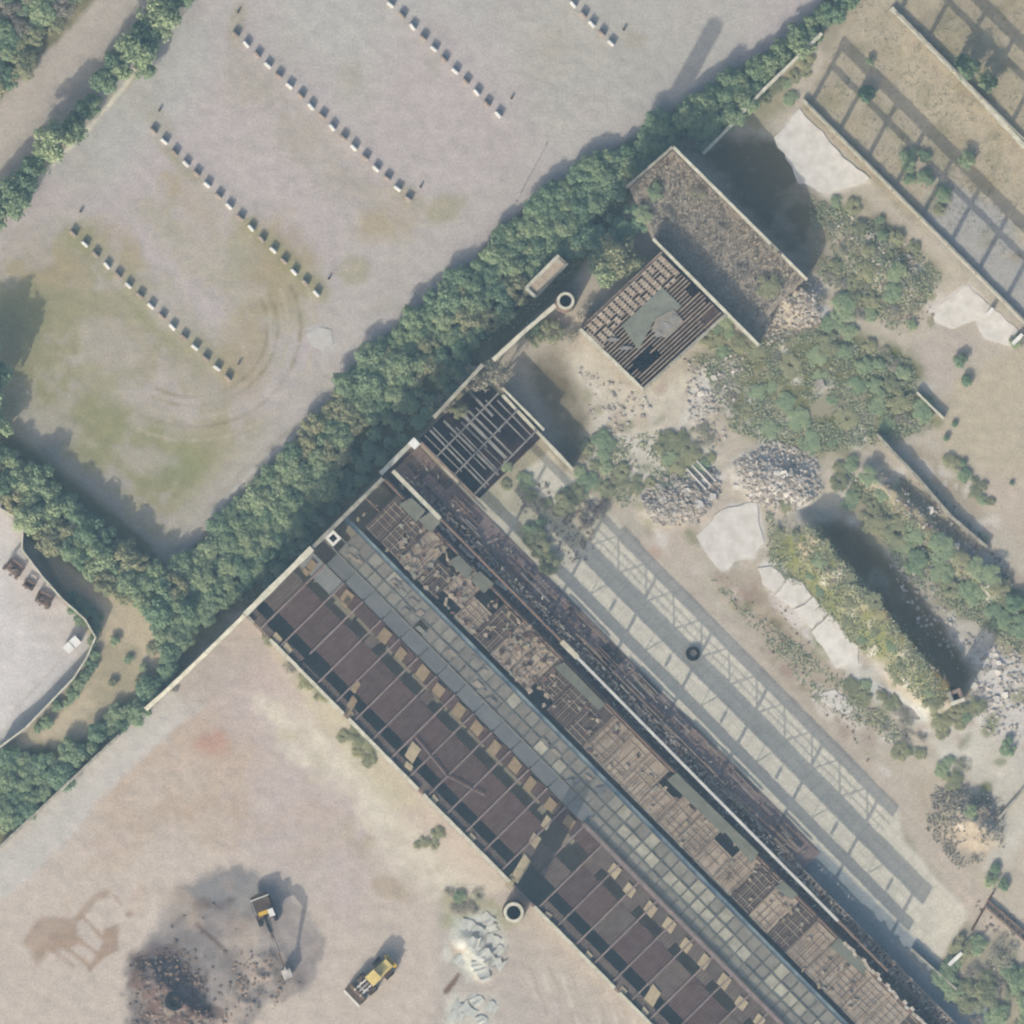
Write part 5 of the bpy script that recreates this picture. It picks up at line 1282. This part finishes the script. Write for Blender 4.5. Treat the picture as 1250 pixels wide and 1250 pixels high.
def slab(px, py, pts, h, label, mat='concrete', grp=None, name='concrete_slab', cat='slab', tilt=0.0):
    z = gz(px, py)
    t = thing(name, label, cat, m(px, py, z), 0, grp)
    mb = MB().prism([((x-px)*S, (py-y)*S) for x, y in pts], -.35, h, .015)
    part('slab_top', mb, M[mat], t, (0,0,0), (rr_.uniform(-tilt, tilt), rr_.uniform(-tilt, tilt), 0))
    return t
def rag(pts, j=2.8):
    o = []
    for i in range(len(pts)):
        a = pts[i]; b = pts[(i+1) % len(pts)]
        n = max(1, int(math.hypot(a[0]-b[0], a[1]-b[1])/9))
        for k in range(n):
            o.append((a[0]+(b[0]-a[0])*k/n+rr_.uniform(-j, j), a[1]+(b[1]-a[1])*k/n+rr_.uniform(-j, j)))
    return o
slab(1000, 185, rag([(946,170),(975,134),(1030,190),(1060,220),(1012,238),(975,222)]), .10, 'large pale concrete pad below the slim field columns')
slab(1195, 385, rag([(1135,380),(1181,347),(1205,370),(1244,405),(1236,422),(1202,414),(1190,392),(1162,402),(1143,394)], 1.5), .08, 'bare white concrete pad with two short kerb walls')
slab(890, 655, rag([(848,655),(890,618),(923,612),(933,660),(918,678),(880,698)]), .12, 'square white concrete pad between the rubble heaps')
for k, (P, lb) in enumerate((([(926,692),(942,690),(958,706),(944,722),(932,712)], 'smallest white slab at the rubble end of the slab row'), ([(962,706),(978,712),(990,728),(968,742),(946,726)], 'second white slab of the slab row beside the berm'), ([(992,730),(1010,748),(990,768),(970,745)], 'third white slab of the slab row beside the berm'), ([(1012,750),(1048,790),(1048,808),(1022,814),(992,772)], 'longest white slab ending the slab row beside the berm'))):
    cx = sum(p[0] for p in P)/len(P); cy = sum(p[1] for p in P)/len(P); slab(cx, cy, rag(P, 1.6), .14, lb, grp='row of white slabs beside the berm')
slab(1095, 860, rag([(1072,838),(1095,850),(1128,868),(1122,880),(1090,872)], 1.6), .08, 'grey-white slab lying between weeds beside the berm foot', 'concrete_grey')
slab(1018, 862, rag([(994,852),(1018,840),(1046,866),(1030,872)], 1.6), .06, 'pale slab at the edge of the brown weedy strip')
slab(391, 412, rag([(374,408),(386,398),(404,404),(407,418),(396,428),(380,422)], 1.5), .04, 'lone pale slab set into the gravel lot', 'slab_lot')
slab(1000, 470, [(994,466),(1004,462),(1008,472),(998,477)], .3, 'small pale block in the weeds of the ruined quarter', 'concrete_grey', tilt=.1)
for k in range(34):
    P0 = rr_.choice([(825,605),(840,600),(945,580),(960,590),(920,585),(870,470),(1215,850),(1200,820),(1120,640),(1160,670)])
    x, y = P0[0]+rr_.gauss(0, 14), P0[1]+rr_.gauss(0, 12); s_ = rr_.uniform(4, 6.5)
    pl = [(x+s_*math.cos(t+.4)*rr_.uniform(.7,1.2), y+s_*math.sin(t+.4)*rr_.uniform(.6,1.1)) for t in (0, 1.2, 2.5, 3.7, 5.0)]
    slab(x, y, pl, rr_.uniform(.1, .35), f"tilted pale concrete chunk near {near(x, y)}", rr_.choice(['concrete','concrete_grey']), 'broken concrete chunks on the rubble', 'concrete_chunk', 'chunk', .2)
# two pale rails lying by the rubble heap
for k in range(3):
    t = wthing('concrete_post', ['straight pale post lying by the rubble heap, outermost of three', 'pale post lying by the rubble heap, middle of three', 'pale post lying against the rubble heap, innermost of three'][k], 'post', 850+k*6, 590-k*4)
    a = rel(t, 838+k*6, 572-k*5); b = rel(t, 862+k*6, 598-k*5)
    part('shaft', MB().beam((a[0],a[1],gz(838,572)+.25), (b[0],b[1],gz(862,598)+.25), .24, .24), M['concrete'], t)
    part('end_plate', MB().beam((b[0],b[1],gz(862,598)+.25), (b[0]+.08,b[1]-.08,gz(862,598)+.25), .3, .3), M['rust'], t)
# crumpled pale sheeting by the rimmed chimney
for k, (x, y, L0, a0) in enumerate(((585,1135,16,30),(600,1148,18,20),(592,1165,15,45),(578,1150,14,10),(602,1132,13,60),(583,1178,12,70),(572,1232,20,35),(560,1228,14,20),(588,1245,14,50),(610,1160,12,30),(570,1130,18,15),(595,1120,16,40),(606,1175,18,25),(590,1190,16,60),(562,1170,14,30),(556,1240,18,10),(580,1220,16,45),(600,1230,14,20))):
    t = thing('crumpled_sheet', f"crumpled pale sheet piece near {'the rimmed round chimney' if y < 1200 else 'the tyre-marked yard edge'}", 'sheet', g(x, y, .0), R(-a0), 'crumpled pale sheets on the yard')
    mb = MB(); n = 4
    for i in range(n+1):
        xx = (i/n-.5)*L0*S; zz = .08+rr_.uniform(0,.3)
        mb.v += [(xx, -.9*rr_.uniform(.5,1.2), zz), (xx+.2, .9*rr_.uniform(.4,1.2), zz*.5)]
    for i in range(n): mb.f.append((2*i, 2*i+2, 2*i+3, 2*i+1))
    part('sheet_face', mb, M['sheeting'], t)
    part('sheet_edge', MB().beam((-L0*S*.5,-.6,.06), (L0*S*.5,-.6,.06), .1, .12), M['sheeting'], t)
# burnt tyre on the ash heap
t = thing('burnt_tyre', 'large burnt tyre lying on the charred debris heap', 'tyre', g(213, 1222, .25))
part('tread', MB().lathe([(.7,0),(1.3,0),(1.4,.2),(1.4,.5),(1.3,.6),(.7,.6),(.62,.3),(.7,0)], 24), M['black'], t)
part('rim', MB().lathe([(.5,.2),(.66,.2),(.66,.32),(.5,.32),(.5,.2)], 20), M['darksteel'], t)

# ------------------------------------------------------------------ haze over the site
if HAZE:
    hb = MB().box(-450, 450, -450, 450, -2.0, CAM_H + 20)
    mt = bpy.data.materials.new('thin_haze'); mt.use_nodes = True
    nt = mt.node_tree; nt.nodes.clear()
    out = nt.nodes.new('ShaderNodeOutputMaterial'); pv = nt.nodes.new('ShaderNodeVolumePrincipled')
    pv.inputs['Color'].default_value = (.46, .74, 1.0, 1)
    pv.inputs['Density'].default_value = HAZE
    pv.inputs['Anisotropy'].default_value = 0.0
    nt.links.new(pv.outputs[0], out.inputs['Volume'])
    hz = link('haze', hb.mesh('haze'), mt)
    hz['kind'] = 'stuff'; hz['label'] = 'thin pale blue haze over the whole site'
